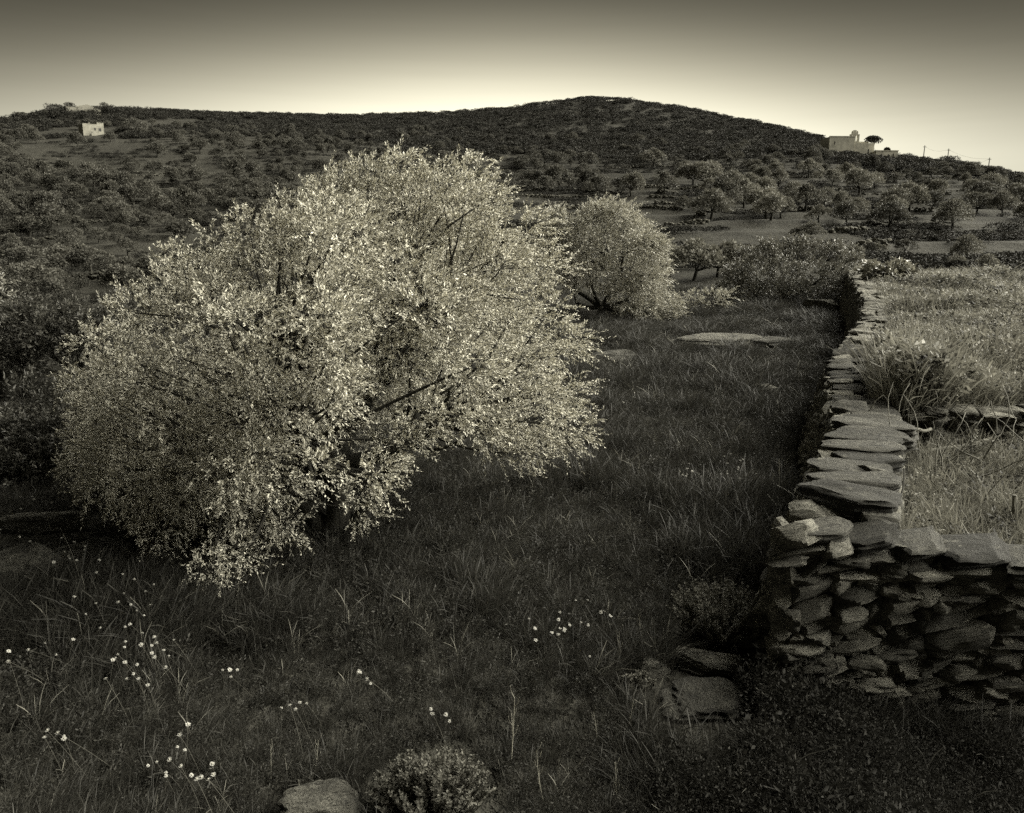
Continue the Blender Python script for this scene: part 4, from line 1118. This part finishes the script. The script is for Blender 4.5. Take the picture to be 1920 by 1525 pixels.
def pine(px, py, top, wpx, label, r_, group=None):
    c = plot_xy(px, py, r_); z = tz(*c); base = np.array([c[0], c[1], z]); s = px_m(base); d = ray(px, top); ztop = CZ + r_ * d[2] / math.hypot(d[0], d[1]); H = ztop - z
    r = np.random.default_rng(int(px)); w = wpx * s / 2
    C0 = np.array([base + [r.uniform(-1, 1) * w * .7, r.uniform(-1, 1) * w * .6, 0] + np.array([0, 0, H * .8]) for _ in range(12)])
    C0[:, 2] = z + H * (.86 - .16 * ((C0[:, 0] - c[0]) / w) ** 2) - r.uniform(0, .1, 12) * H
    n = 1600; k = r.integers(0, 12, n); dd = r.normal(size=(n, 3)); dd /= np.linalg.norm(dd, axis=1)[:, None]
    P_ = C0[k] + dd * np.array([w * .36, w * .36, H * .085]); V, F = leaves_mesh(P_, dd + r.normal(size=(n, 3)) * .6, .6, .25, r)
    b = limbs(base - [0, 0, .5], base + [w * .1, 0, H * .55], C0, 4, .22, r, .08, 6)
    tree_obj('pine_tree', label, 'pine tree', base, b, V, F, M_MAQ, group)
pine(1636, 288, 254, 34, 'umbrella pine with flat dark crown just behind the chapel', 307)
pine(1662, 292, 277, 7, 'tiny dark pine behind the right wing of the chapel', 309)
CREST = [mesh('crest_tree', V, F, M_MAQ) for V, F, b in [far_shape(450 + i, 1.6, 12, .16, 1300, .8, True) for i in range(4)]]
for i, (px, r_, h, w) in enumerate([(32, 330, 3.0, 4.5), (105, 335, 3.6, 7), (130, 338, 3.6, 6), (165, 326, 3.6, 4.5), (195, 338, 4.4, 5), (210, 340, 3.6, 6), (250, 345, 2.6, 6), (310, 372, 2.4, 5), (485, 400, 2.4, 4), (695, 430, 2.8, 4), (725, 432, 2.8, 4), (757, 434, 2.8, 5), (870, 445, 2.6, 5), (1535, 395, 3, 5),
                                     (1700, 312, 2.6, 5), (1775, 296, 4.0, 6), (1795, 296, 3.2, 5), (1820, 294, 3, 6), (1890, 292, 3, 6), (1905, 292, 3.2, 5), (1560, 292, 1.5, 5), (1585, 292, 1.6, 5), (1615, 290, 1.7, 5), (1636, 289, 1.9, 5), (1690, 300, 2, 6)]):
    c = plot_xy(px, 220 if px < 1500 else 300, r_); o = link('crest_tree', CREST[i % 4]); o.location = (c[0], c[1], tz(*c) - .4); o.scale = (w, w, h * 1.2); o.rotation_euler = (0, 0, i * 1.3)
    if px < 400: lb, gr = 'dark wind-clipped tree on the left crest near the gabled building', 'trees on the left crest'
    elif px < 1500: lb, gr = 'lone dark bush standing up from the middle of the skyline', 'bushes on the middle skyline'
    elif px > 1690: lb, gr = 'dark shrub on the falling ridge below the utility poles', 'shrubs along the pole line'
    else: lb, gr = 'dark shrub hugging the foot of the chapel walls', 'shrubs round the chapel'
    tag(o, lb, 'tree', gr)
# utility poles and wires
tops = []
for px, yt, yb, r_, lab in ((1731, 273, 299, 318, 'utility pole nearest to the chapel'), (1776, 279, 303, 314, 'utility pole second from the chapel on the ridge'), (1810, 302, 316, 330, 'shortest utility pole, half hidden behind the ridge'), (1852, 296, 324, 300, 'tall utility pole farthest right on the ridge')):
    c = plot_xy(px, yb, r_); z0 = tz(*c); d = ray(px, yt); zt = CZ + r_ * d[2] / math.hypot(d[0], d[1])
    root = empty('utility_pole', (*c, z0)); tag(root, lab, 'utility pole', 'utility poles on the right ridge'); b = MB(); b.tube([(0, 0, -.5), (.04, 0, (zt - z0) * .5), (.1, 0, zt - z0)], [.17, .15, .12], 8); link('pole', b.me('pole', M_POLE, True), root)
    b = MB(); b.box(-.45, .65, -.05, .05, zt - z0 - .55, zt - z0 - .42); link('crossarm', b.me('crossarm', M_POLE), root)
    tops.append(np.array([c[0], c[1], zt - .4]))
for (i, j), lab in zip(((0, 1), (1, 3), (2, 3)), ('sagging wire between the two poles nearest the chapel', 'long sagging wire from the second pole to the farthest right pole', 'sagging wire from the short half hidden pole to the farthest right pole')):
    t_ = np.linspace(0, 1, 12)[:, None]; P_ = tops[i] + (tops[j] - tops[i]) * t_ + np.array([0, 0, -.9]) * np.sin(t_ * math.pi)
    b = MB(); b.tube(P_, .02, 4); tag(link('overhead_wire', b.me('overhead_wire', M_WIRE)), lab, 'wire')

# ------------------------------------------------------------------ grasses
def tuft(seed, n, h, w, lean, spread, seeds=.3, mat=M_GRASS, name='tuft', segs=4):
    r = np.random.default_rng(seed); V, F = [], []
    for i in range(n):
        a = r.uniform(0, 6.28); rad = spread * math.sqrt(r.random()); x0, y0 = math.cos(a) * rad, math.sin(a) * rad
        hh = h * r.uniform(.45, 1.1); ln = r.normal(lean, .25) ; la = r.normal(0, .8); dx, dy = math.cos(la) * ln, math.sin(la) * ln
        dx += math.cos(a) * .25; dy += math.sin(a) * .25
        b0 = len(V); ww = w * r.uniform(.6, 1.3); fa = r.uniform(0, 3.14); sx, sy = math.cos(fa), math.sin(fa)
        head = r.random() < seeds
        for k in range(segs + 1):
            t = k / segs; c = np.array([x0 + dx * hh * t * t * .8, y0 + dy * hh * t * t * .8, hh * (t - .28 * t * t * min(1.6, abs(ln) * 1.3))])
            wd = ww * (1 - t ** 1.5) * .5 + ww * .06
            if head: wd = ww * .22 if t < .7 else ww * (.75 if t < .9 else .3)
            V.append(c + [sx * wd, sy * wd, 0]); V.append(c - [sx * wd, sy * wd, 0])
        for k in range(segs): F.append((b0 + 2 * k, b0 + 2 * k + 1, b0 + 2 * k + 3, b0 + 2 * k + 2))
    return mesh(name, np.array(V), F, mat)
def herb(seed, n, h, leaf, mat, name='herb', spread=.07):
    r = np.random.default_rng(seed); P_, D_, L_ = [], [], []
    for i in range(n):
        a = r.uniform(0, 6.28); q = r.random() ** .5 * spread; z = h * r.random() ** .8
        P_.append((math.cos(a) * q, math.sin(a) * q, z)); D_.append((math.cos(a) * .9 + r.normal() * .4, math.sin(a) * .9 + r.normal() * .4, r.uniform(-.1, .9))); L_.append(leaf * r.uniform(.5, 1.2))
    L_ = np.array(L_); V, F = leaves_mesh(np.array(P_), np.array(D_), L_, L_ * .42, r)
    return mesh(name, V, F, mat)
TALL = [tuft(500 + i, 32, .30, .0048, .65, .08, .30) for i in range(6)] + [tuft(520 + i, 34, .20, .0046, .5, .09, .1) for i in range(4)] + [herb(530 + i, 60, .17, .032, M_GRASS, 'tuft') for i in range(3)]
TALL += [tuft(590 + i, 10, .40, .0045, .7, .06, .6, M_DRY) for i in range(2)]
cTALL = variants('grass_tuft', TALL)
DRYT = [tuft(540 + i, 26, .36, .0055, .35, .09, .45, M_DRY) for i in range(5)] + [herb(555 + i, 60, .34, .04, M_DRY, 'tuft') for i in range(3)] + [herb(560, 60, .3, .05, M_GRASS, 'tuft')]
cDRY = variants('dry_tuft', DRYT)
BROAD = [tuft(570 + i, 20, .45, .013, .4, .12, 0, M_DRY) for i in range(4)]
cBROAD = variants('broad_tuft', BROAD)
def sample_area(n, poly_test, rmin, rmax, amin=-36, amax=36, pw=1.4):
    out = []
    while sum(len(o) for o in out) < n:
        m = n
        a = np.radians(rng.uniform(amin, amax, m)); u = rng.random(m)
        r_ = (rmin ** (2 - pw) + u * (rmax ** (2 - pw) - rmin ** (2 - pw))) ** (1 / (2 - pw))
        x, y = np.sin(a) * r_, np.cos(a) * r_
        ok = poly_test(x, y); out.append(np.column_stack([x[ok], y[ok]]))
    return np.concatenate(out)[:n]
def near_stonewall(x, y): return np.minimum(d_poly(x, y, A_XY, False), 9)
def left_ok(x, y): return (~in_poly(x, y, FIELD)) & (near_stonewall(x, y) > .3)
GP = np.array([(1400, 1410), (1440, 1330), (1430, 1210), (1500, 1225), (1600, 1300), (1750, 1320), (2050, 1390), (2350, 1800), (1150, 1800), (1200, 1500)], float)
GPW = np.array([on_z(a, b, .08)[:2] for a, b in GP])
for px, py, rad in ((815, 1500, .32), (1350, 1200, .34), (1195, 1300, .1), (815, 1530, .26), (1340, 1240, .25)):
    b_ = hit(px, py); KEEP.append((b_[0], b_[1], rad))
P_ = sample_area(52000, left_ok, 1.6, 40, pw=1.5)
keep = ~in_poly(P_[:, 0] + rng.normal(0, .12, len(P_)), P_[:, 1] + rng.normal(0, .12, len(P_)), GPW)
for px, py, rad in ((1332, 1375, .30), (1325, 1298, .24), (1225, 1300, .16), (592, 1575, .2)):
    b_ = hit(px, py); KEEP.append((b_[0], b_[1], rad))
for kx, ky, kr in KEEP: keep &= (P_[:, 0] - kx) ** 2 + (P_[:, 1] - ky) ** 2 > kr ** 2
P_ = P_[keep]
dist = np.hypot(P_[:, 0], P_[:, 1]); cl = fbm(P_[:, 0] / .9, P_[:, 1] / .9, 3); n = len(P_)
s = (.62 + 1.5 * np.clip(cl + .18, 0, .5)) * rng.uniform(.75, 1.25, n) * (.5 + .5 * sstep(2.5, 6.5, dist))
# short turf right under the crown and near the camera rocks
Z_ = terrain(P_[:, 0], P_[:, 1])
w_ = 1 + sstep(8, 30, dist) * 1.6
idx = np.where(cl > .05, rng.integers(0, 6, n), np.where(rng.random(n) < .38, rng.integers(6, 10, n), np.where(rng.random(n) < .62, rng.integers(10, 13, n), rng.integers(0, 6, n))))
idx = np.where(rng.random(n) < .012, rng.integers(13, 15, n), idx)
scatter('field_grass', 'long wind-bent grass filling the field left of the wall', np.column_stack([P_, Z_ - .01]), np.column_stack([rng.normal(0, .1, n), rng.normal(0, .1, n), rng.normal(.3, .9, n)]), np.column_stack([s * w_, s * w_, s * (1 + sstep(10, 30, dist) * .25)]), idx, cTALL)
def right_ok(x, y): return in_poly(x, y, FIELD) & (near_stonewall(x, y) > .24) & (y > LOWWALL_Y - .02)
P_ = sample_area(15000, right_ok, 5, 30, 10, 36, pw=1.3); n = len(P_); Z_ = terrain(P_[:, 0], P_[:, 1]); cl = fbm(P_[:, 0] / 1.3 + 7, P_[:, 1] / 1.3, 3); dist = np.hypot(P_[:, 0], P_[:, 1])
s = (.45 + 1.9 * np.clip(cl + .2, 0, .6)) * rng.uniform(.6, 1.4, n) * (1 + .15 * np.exp(-near_stonewall(P_[:, 0], P_[:, 1]) / .6)); w_ = 1 + sstep(8, 25, dist) * .9
scatter('dry_grass', 'pale dry grass and weeds filling the raised field right of the wall', np.column_stack([P_, Z_ - .01]), np.column_stack([rng.normal(0, .12, n), rng.normal(0, .12, n), rng.normal(.3, 1.2, n)]), np.column_stack([s * w_, s * w_, s]), rng.integers(0, 9, n), cDRY)
# enclosure behind the near wall: sparse dry grass
def encl_ok(x, y): return in_poly(x, y, FIELD) & (near_stonewall(x, y) > .27) & (y < LOWWALL_Y - .2) & (d_poly(x, y, B_XY, False) > .40)
P_ = sample_area(1100, encl_ok, 3.2, 8, 15, 45, pw=1.2); n = len(P_); Z_ = terrain(P_[:, 0], P_[:, 1]); s = rng.uniform(.3, .95, n)
idx_ = np.where(rng.random(n) < .7, rng.integers(0, 5, n), rng.integers(5, 9, n))
scatter('weeds', 'low weeds and dead grass in the corner behind the near wall', np.column_stack([P_, Z_ - .01]), np.column_stack([rng.normal(0, .3, n), rng.normal(0, .3, n), rng.uniform(0, 6.28, n)]), np.column_stack([s, s, s * .8]), idx_, cDRY)
# broad-bladed growth along the right side of the wall
q = rng.uniform(3.2, 16, 130); fA, LA = path_fn(A_XY, A_Z); pp = []
for v in q:
    p, t_ = fA(v); nrm = np.array([t_[1], -t_[0], 0]); pp.append(p + nrm * random.uniform(.30, .62 + .02 * v))
pp = np.array(pp); n = len(pp); s = rng.uniform(.3, .6, n)
scatter('tall_weeds', 'tall broad-bladed weeds leaning on the right side of the wall', np.column_stack([pp[:, 0], pp[:, 1], terrain(pp[:, 0], pp[:, 1]) - .01]), np.column_stack([rng.normal(0, .15, n), rng.normal(0, .15, n), rng.uniform(0, 6.28, n)]), np.column_stack([s, s, s]), rng.integers(0, 4, n), cBROAD)
# dark small-leaved groundcover below the near wall
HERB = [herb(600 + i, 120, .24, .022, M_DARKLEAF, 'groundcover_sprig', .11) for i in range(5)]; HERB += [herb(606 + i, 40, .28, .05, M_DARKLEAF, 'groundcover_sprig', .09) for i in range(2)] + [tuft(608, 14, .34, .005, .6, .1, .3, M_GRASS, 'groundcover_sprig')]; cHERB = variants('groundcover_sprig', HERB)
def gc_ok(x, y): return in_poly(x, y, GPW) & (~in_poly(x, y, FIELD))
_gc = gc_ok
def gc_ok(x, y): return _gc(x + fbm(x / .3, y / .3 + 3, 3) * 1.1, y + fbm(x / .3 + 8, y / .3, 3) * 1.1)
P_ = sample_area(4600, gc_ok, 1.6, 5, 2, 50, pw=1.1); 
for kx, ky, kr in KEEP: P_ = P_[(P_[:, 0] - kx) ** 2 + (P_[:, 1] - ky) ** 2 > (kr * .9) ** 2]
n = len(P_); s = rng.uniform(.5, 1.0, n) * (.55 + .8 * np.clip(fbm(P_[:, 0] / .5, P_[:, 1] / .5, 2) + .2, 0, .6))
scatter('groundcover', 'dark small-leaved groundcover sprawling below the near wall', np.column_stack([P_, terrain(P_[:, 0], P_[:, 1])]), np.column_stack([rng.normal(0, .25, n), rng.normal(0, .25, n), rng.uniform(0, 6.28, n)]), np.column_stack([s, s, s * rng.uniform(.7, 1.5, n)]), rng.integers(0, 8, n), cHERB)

# ------------------------------------------------------------------ small grey shrubs with upright sprigs
def sprig_shrub(label, px, py, wpx, hpx, seed, n):
    b = hit(px, py); m = px_m(b); r = np.random.default_rng(seed); w, h = wpx * m / 2, hpx * m
    root = empty('grey_shrub', b); tag(root, label, 'shrub'); P_, D_, L_, st = [], [], [], MB()
    for i in range(n):
        a = r.uniform(0, 6.28); q = math.sqrt(r.random()); d = np.array([math.cos(a) * q * w, math.sin(a) * q * w * .8, 0]); H = h * (1 - .45 * q * q) * r.uniform(.75, 1.05)
        top = d + np.array([d[0] * .15, d[1] * .15, H]); base = d * .45; t = np.linspace(0, 1, 4)[:, None]
        st.tube(base + (top - base) * t + np.array([0, 0, -.02]) * np.sin(t * 3.1), .0022, 3)
        for z in np.linspace(.3, 1, 15):
            c = base + (top - base) * z
            for k in range(5):
                aa_ = r.uniform(0, 6.28); P_.append(c); D_.append((math.cos(aa_), math.sin(aa_), r.uniform(.1, .9))); L_.append(.017 * r.uniform(.7, 1.3) * (1.15 if z < .9 else .8))
    L_ = np.array(L_); V, F = leaves_mesh(np.array(P_), np.array(D_), L_, L_ * .5, r)
    link('stems', st.me('stems', M_STEM), root); link('leaves', mesh('leaves', V, F, M_GREY), root)
sprig_shrub('grey subshrub with upright leafy sprigs near the bottom edge', 812, 1535, 210, 135, 1, 170)
sprig_shrub('grey subshrub with upright sprigs against the foot of the wall', 1350, 1200, 190, 120, 2, 150)
sprig_shrub('tiny grey subshrub left of the small rough rock', 1195, 1300, 60, 45, 3, 30)

# ------------------------------------------------------------------ dry branches behind the near wall
def branch(root, P_, r0, mat=M_WOOD, name='branch'):
    b = MB(); b.tube(P_, np.linspace(r0, r0 * .35, len(P_)), 5); o = link(name, b.me(name, mat, True), root); return o
bp_ = on_z(1800, 900, .52); root = empty('dead_branches', bp_); tag(root, 'tangle of pale dry branches in the corner behind the near wall', 'dead branches')
rr_ = np.random.default_rng(12)
for i in range(80):
    x, y = rr_.uniform(-.62, .75), rr_.uniform(-.5, 1.0); L = rr_.uniform(.35, .85); a = rr_.uniform(0, 6.28); e = rr_.uniform(.25, 1.25)
    t = np.linspace(0, 1, 8)[:, None]; d = np.array([math.cos(a) * math.cos(e), math.sin(a) * math.cos(e), math.sin(e)])
    P_ = np.array([x, y, -.02]) + d * L * t + rr_.normal(size=3) * .14 * L * np.sin(t * 2.6) + np.cumsum(rr_.normal(size=(8, 3)) * .012, 0)
    branch(root, P_, rr_.uniform(.004, .009))
for i in range(26):
    x, y = rr_.uniform(-.6, .9), rr_.uniform(-.5, .5); a = rr_.normal(-.5, .5); L = rr_.uniform(.3, .7); t = np.linspace(0, 1, 6)[:, None]
    branch(root, np.array([x, y, rr_.uniform(.02, .12)]) + np.array([math.cos(a), math.sin(a), .05]) * L * t + rr_.normal(size=3) * .05 * np.sin(t * 3), rr_.uniform(.003, .006))
t = np.linspace(0, 1, 6)[:, None]
for (p0, p1, z0, z1, r0, lab) in (((1725, 852), (1865, 822), .62, .66, .018, 'thin grey fallen log lying under the dry branches'), ((1710, 808), (1745, 806), 0.77, .74, .017, 'short grey log end beside the largest wall slab')):
    a, b_ = on_z(*p0, z0), on_z(*p1, z1); o = empty('fallen_log', a); tag(o, lab, 'log'); m = MB(); m.tube((b_ - a) * t + np.array([0, 0, .01]) * np.sin(t * 7), np.linspace(r0, r0 * .8, 6), 8); link('log', m.me('log', M_WOOD, True), o)
p = on_z(1897, 985, .5); o = empty('wooden_post', p); tag(o, 'short weathered split post at the right edge behind the wall', 'post')
b = MB(); b.tube([(0, 0, -.05), (.004, 0, .1), (.0, .01, .2)], [.018, .017, .014], 6); b.tube([(.045, .01, -.05), (.05, 0, .1), (.046, .0, .17)], [.010, .009, .007], 5); link('post', b.me('post', M_WOOD), o)
p0, p1 = on_z(1697, 835, .9), on_z(1676, 975, .62); o = empty('vine_stem', p1); tag(o, 'thin dark vine stem hanging down the right side of the wall', 'vine')
b = MB(); b.tube((p0 - p1) * t + np.array([.03, 0, .02]) * np.sin(t * 4), .006, 5); link('stem', b.me('stem', M_BARK), o)

# ------------------------------------------------------------------ daisies and dry stalks
def daisy_mesh(seed):
    r = np.random.default_rng(seed); V, F, mi = [], [], []; n = 13
    for i in range(n):
        a = 2 * math.pi * i / n + r.uniform(-.1, .1); ca, sa = math.cos(a), math.sin(a); l = .021 * r.uniform(.85, 1.1); dz = r.uniform(-.004, .003); b0 = len(V)
        for (u, v) in ((.005, -.002), (.014, -.0045), (l, -.002), (l, .002), (.014, .0045), (.005, .002)): V.append((u * ca - v * sa, u * sa + v * ca, dz * u / .02))
        F.append(tuple(range(b0, b0 + 6))); mi.append(0)
    b0 = len(V); V.append((0, 0, .005))
    for i in range(8): a = i * math.pi / 4; V.append((math.cos(a) * .0075, math.sin(a) * .0075, .001))
    for i in range(8): F.append((b0, b0 + 1 + i, b0 + 1 + (i + 1) % 8)); mi.append(1)
    b = MB(); t = np.linspace(0, 1, 5)[:, None]; b.tube(np.array([0, 0, -.001]) + np.array([.03, .01, -.38]) * t + np.array([.03, 0, 0]) * np.sin(t * 3), .0013, 3)
    off = len(V); V = np.concatenate([np.array(V), np.concatenate(b.V)]); F += [tuple(i + off for i in f) for f in b.F]; mi += [2] * len(b.F)
    return mesh('daisy', V, F, [M_PETAL, M_EYE, M_STEM], mi)
DAISY = [daisy_mesh(i) for i in range(4)]
CL = [(225, 1140, 50, 32, 18, 'white daisy in the cluster on the left just below the big tree'), (250, 1238, 45, 30, 22, 'white daisy in the dense left cluster in the shaded grass'),
      (75, 1210, 25, 8, 5, 'white daisy in the small left clump above the edge pair'), (6, 1245, 10, 18, 4, 'white daisy at the very left edge of the grass'), (115, 1377, 18, 8, 5, 'white daisy in the lone clump near the lower left corner'),
      (332, 1382, 14, 10, 4, 'white daisy in the small clump above the lowest cluster'), (328, 1450, 42, 14, 13, 'white daisy in the lowest cluster left of the edge boulder'), (553, 1322, 16, 10, 5, 'white daisy in the clump midway above the edge boulder'),
      (815, 1340, 18, 8, 5, 'white daisy in the clump above the grey bottom shrub'), (440, 1260, 16, 10, 4, 'white daisy between the left clusters and the tree trunk'), (1068, 1172, 42, 20, 20, 'white daisy in the cluster in mid field left of the wall shrub'),
      (1375, 875, 26, 18, 14, 'white daisy in the cluster in the shadow beside the wall'), (1292, 887, 16, 8, 9, 'white daisy in the line of flowers left of the shadowed cluster'), (1235, 752, 28, 7, 9, 'white daisy in the lit grass between tree and wall'),
      (1192, 740, 10, 6, 4, 'white daisy close to the right side of the big crown'), (1322, 660, 16, 5, 6, 'white daisy just below the long rock outcrop'), (1130, 690, 30, 16, 16, 'white daisy scattered behind the right edge of the big crown'),
      (110, 935, 70, 18, 16, 'white daisy in the loose drift below the left shrubs'), (60, 1005, 50, 8, 8, 'white daisy on the low ledge at the left'), (130, 1040, 40, 10, 8, 'white daisy over the lichened rocks on the left'), (640, 1262, 40, 12, 5, 'white daisy alone in the dark grass of the lower middle')]
for px, py, sx, sy, nn, lab in CL:
    g = hit(px, py + 40)
    if g is None: continue
    for i in range(nn):
        x, y = px + random.gauss(0, sx * 1.0), py + random.gauss(0, sy * 1.0); hgt = .30 + random.uniform(-.03, .05)
        zc = g[2]
        for _ in range(4):
            p = on_z(x, y, zc + hgt); zc = tz(p[0], p[1])
        o = link('daisy', DAISY[random.randrange(4)]); o.location = (p[0], p[1], p[2]); s_ = random.uniform(.26, .55); o.scale = (s_, s_, 1)
        o.rotation_euler = (random.uniform(-.1, .9), random.uniform(-.3, .6), random.uniform(-.4, .4)); tag(o, lab, 'flower', lab.replace('white daisy', 'daisies'))
def stalk(seed):
    r = np.random.default_rng(seed); b = MB(); t = np.linspace(0, 1, 8)[:, None]
    P_ = np.array([0, 0, 0]) + np.array([r.normal() * .08, r.normal() * .06, 1]) * t + np.array([.06, 0, 0]) * np.sin(t * 2.2); b.tube(P_, np.linspace(.008, .004, 8), 5)
    for i in range(7):
        s_ = P_[3 + i % 5]; a = r.uniform(0, 6.28); b.tube(np.array([s_, s_ + [math.cos(a) * .05, math.sin(a) * .05, .07], s_ + [math.cos(a) * .07, math.sin(a) * .07, .16]]), [.004, .003, .004], 4)
    return b.me('dry_stalk', M_STRAW)
STALK = [stalk(i) for i in range(4)]
for i, (px, py, hp, lab) in enumerate([(508, 1472, 60, 'thin branching dry stalk left of the edge boulder'), (585, 1475, 70, 'leaning dry stalk just above the edge boulder'), (958, 1440, 110, 'tall dry stalk between the mid daisies and the grey shrub'), (1022, 1520, 90, 'stout pale stalk at the bottom edge right of the grey shrub'),
                                       (1160, 1530, 80, 'forked pale stalk at the bottom edge in front of the groundcover'), (1385, 1530, 70, 'stubby stalk at the bottom edge among dark leaves'), (1160, 1260, 70, 'dry stalk left of the small rough rock, leaning left'), (1212, 1230, 60, 'dry stalk bent over the small rough rock'),
                                       (1168, 1395, 70, 'twin dry stalk in the grass left of the flat boulder'), (1120, 1400, 60, 'short dry stalk farther left of the flat boulder')]):
    p = hit(px, py); hh = hp * px_m(p) * 1.25; o = link('dry_stalk', STALK[i % 4]); o.location = tuple(p); o.scale = (hh, hh, hh); o.rotation_euler = (0, random.uniform(-.2, .25), random.uniform(0, 6)); tag(o, lab, 'plant stalk', 'dry stalks in the near grass')
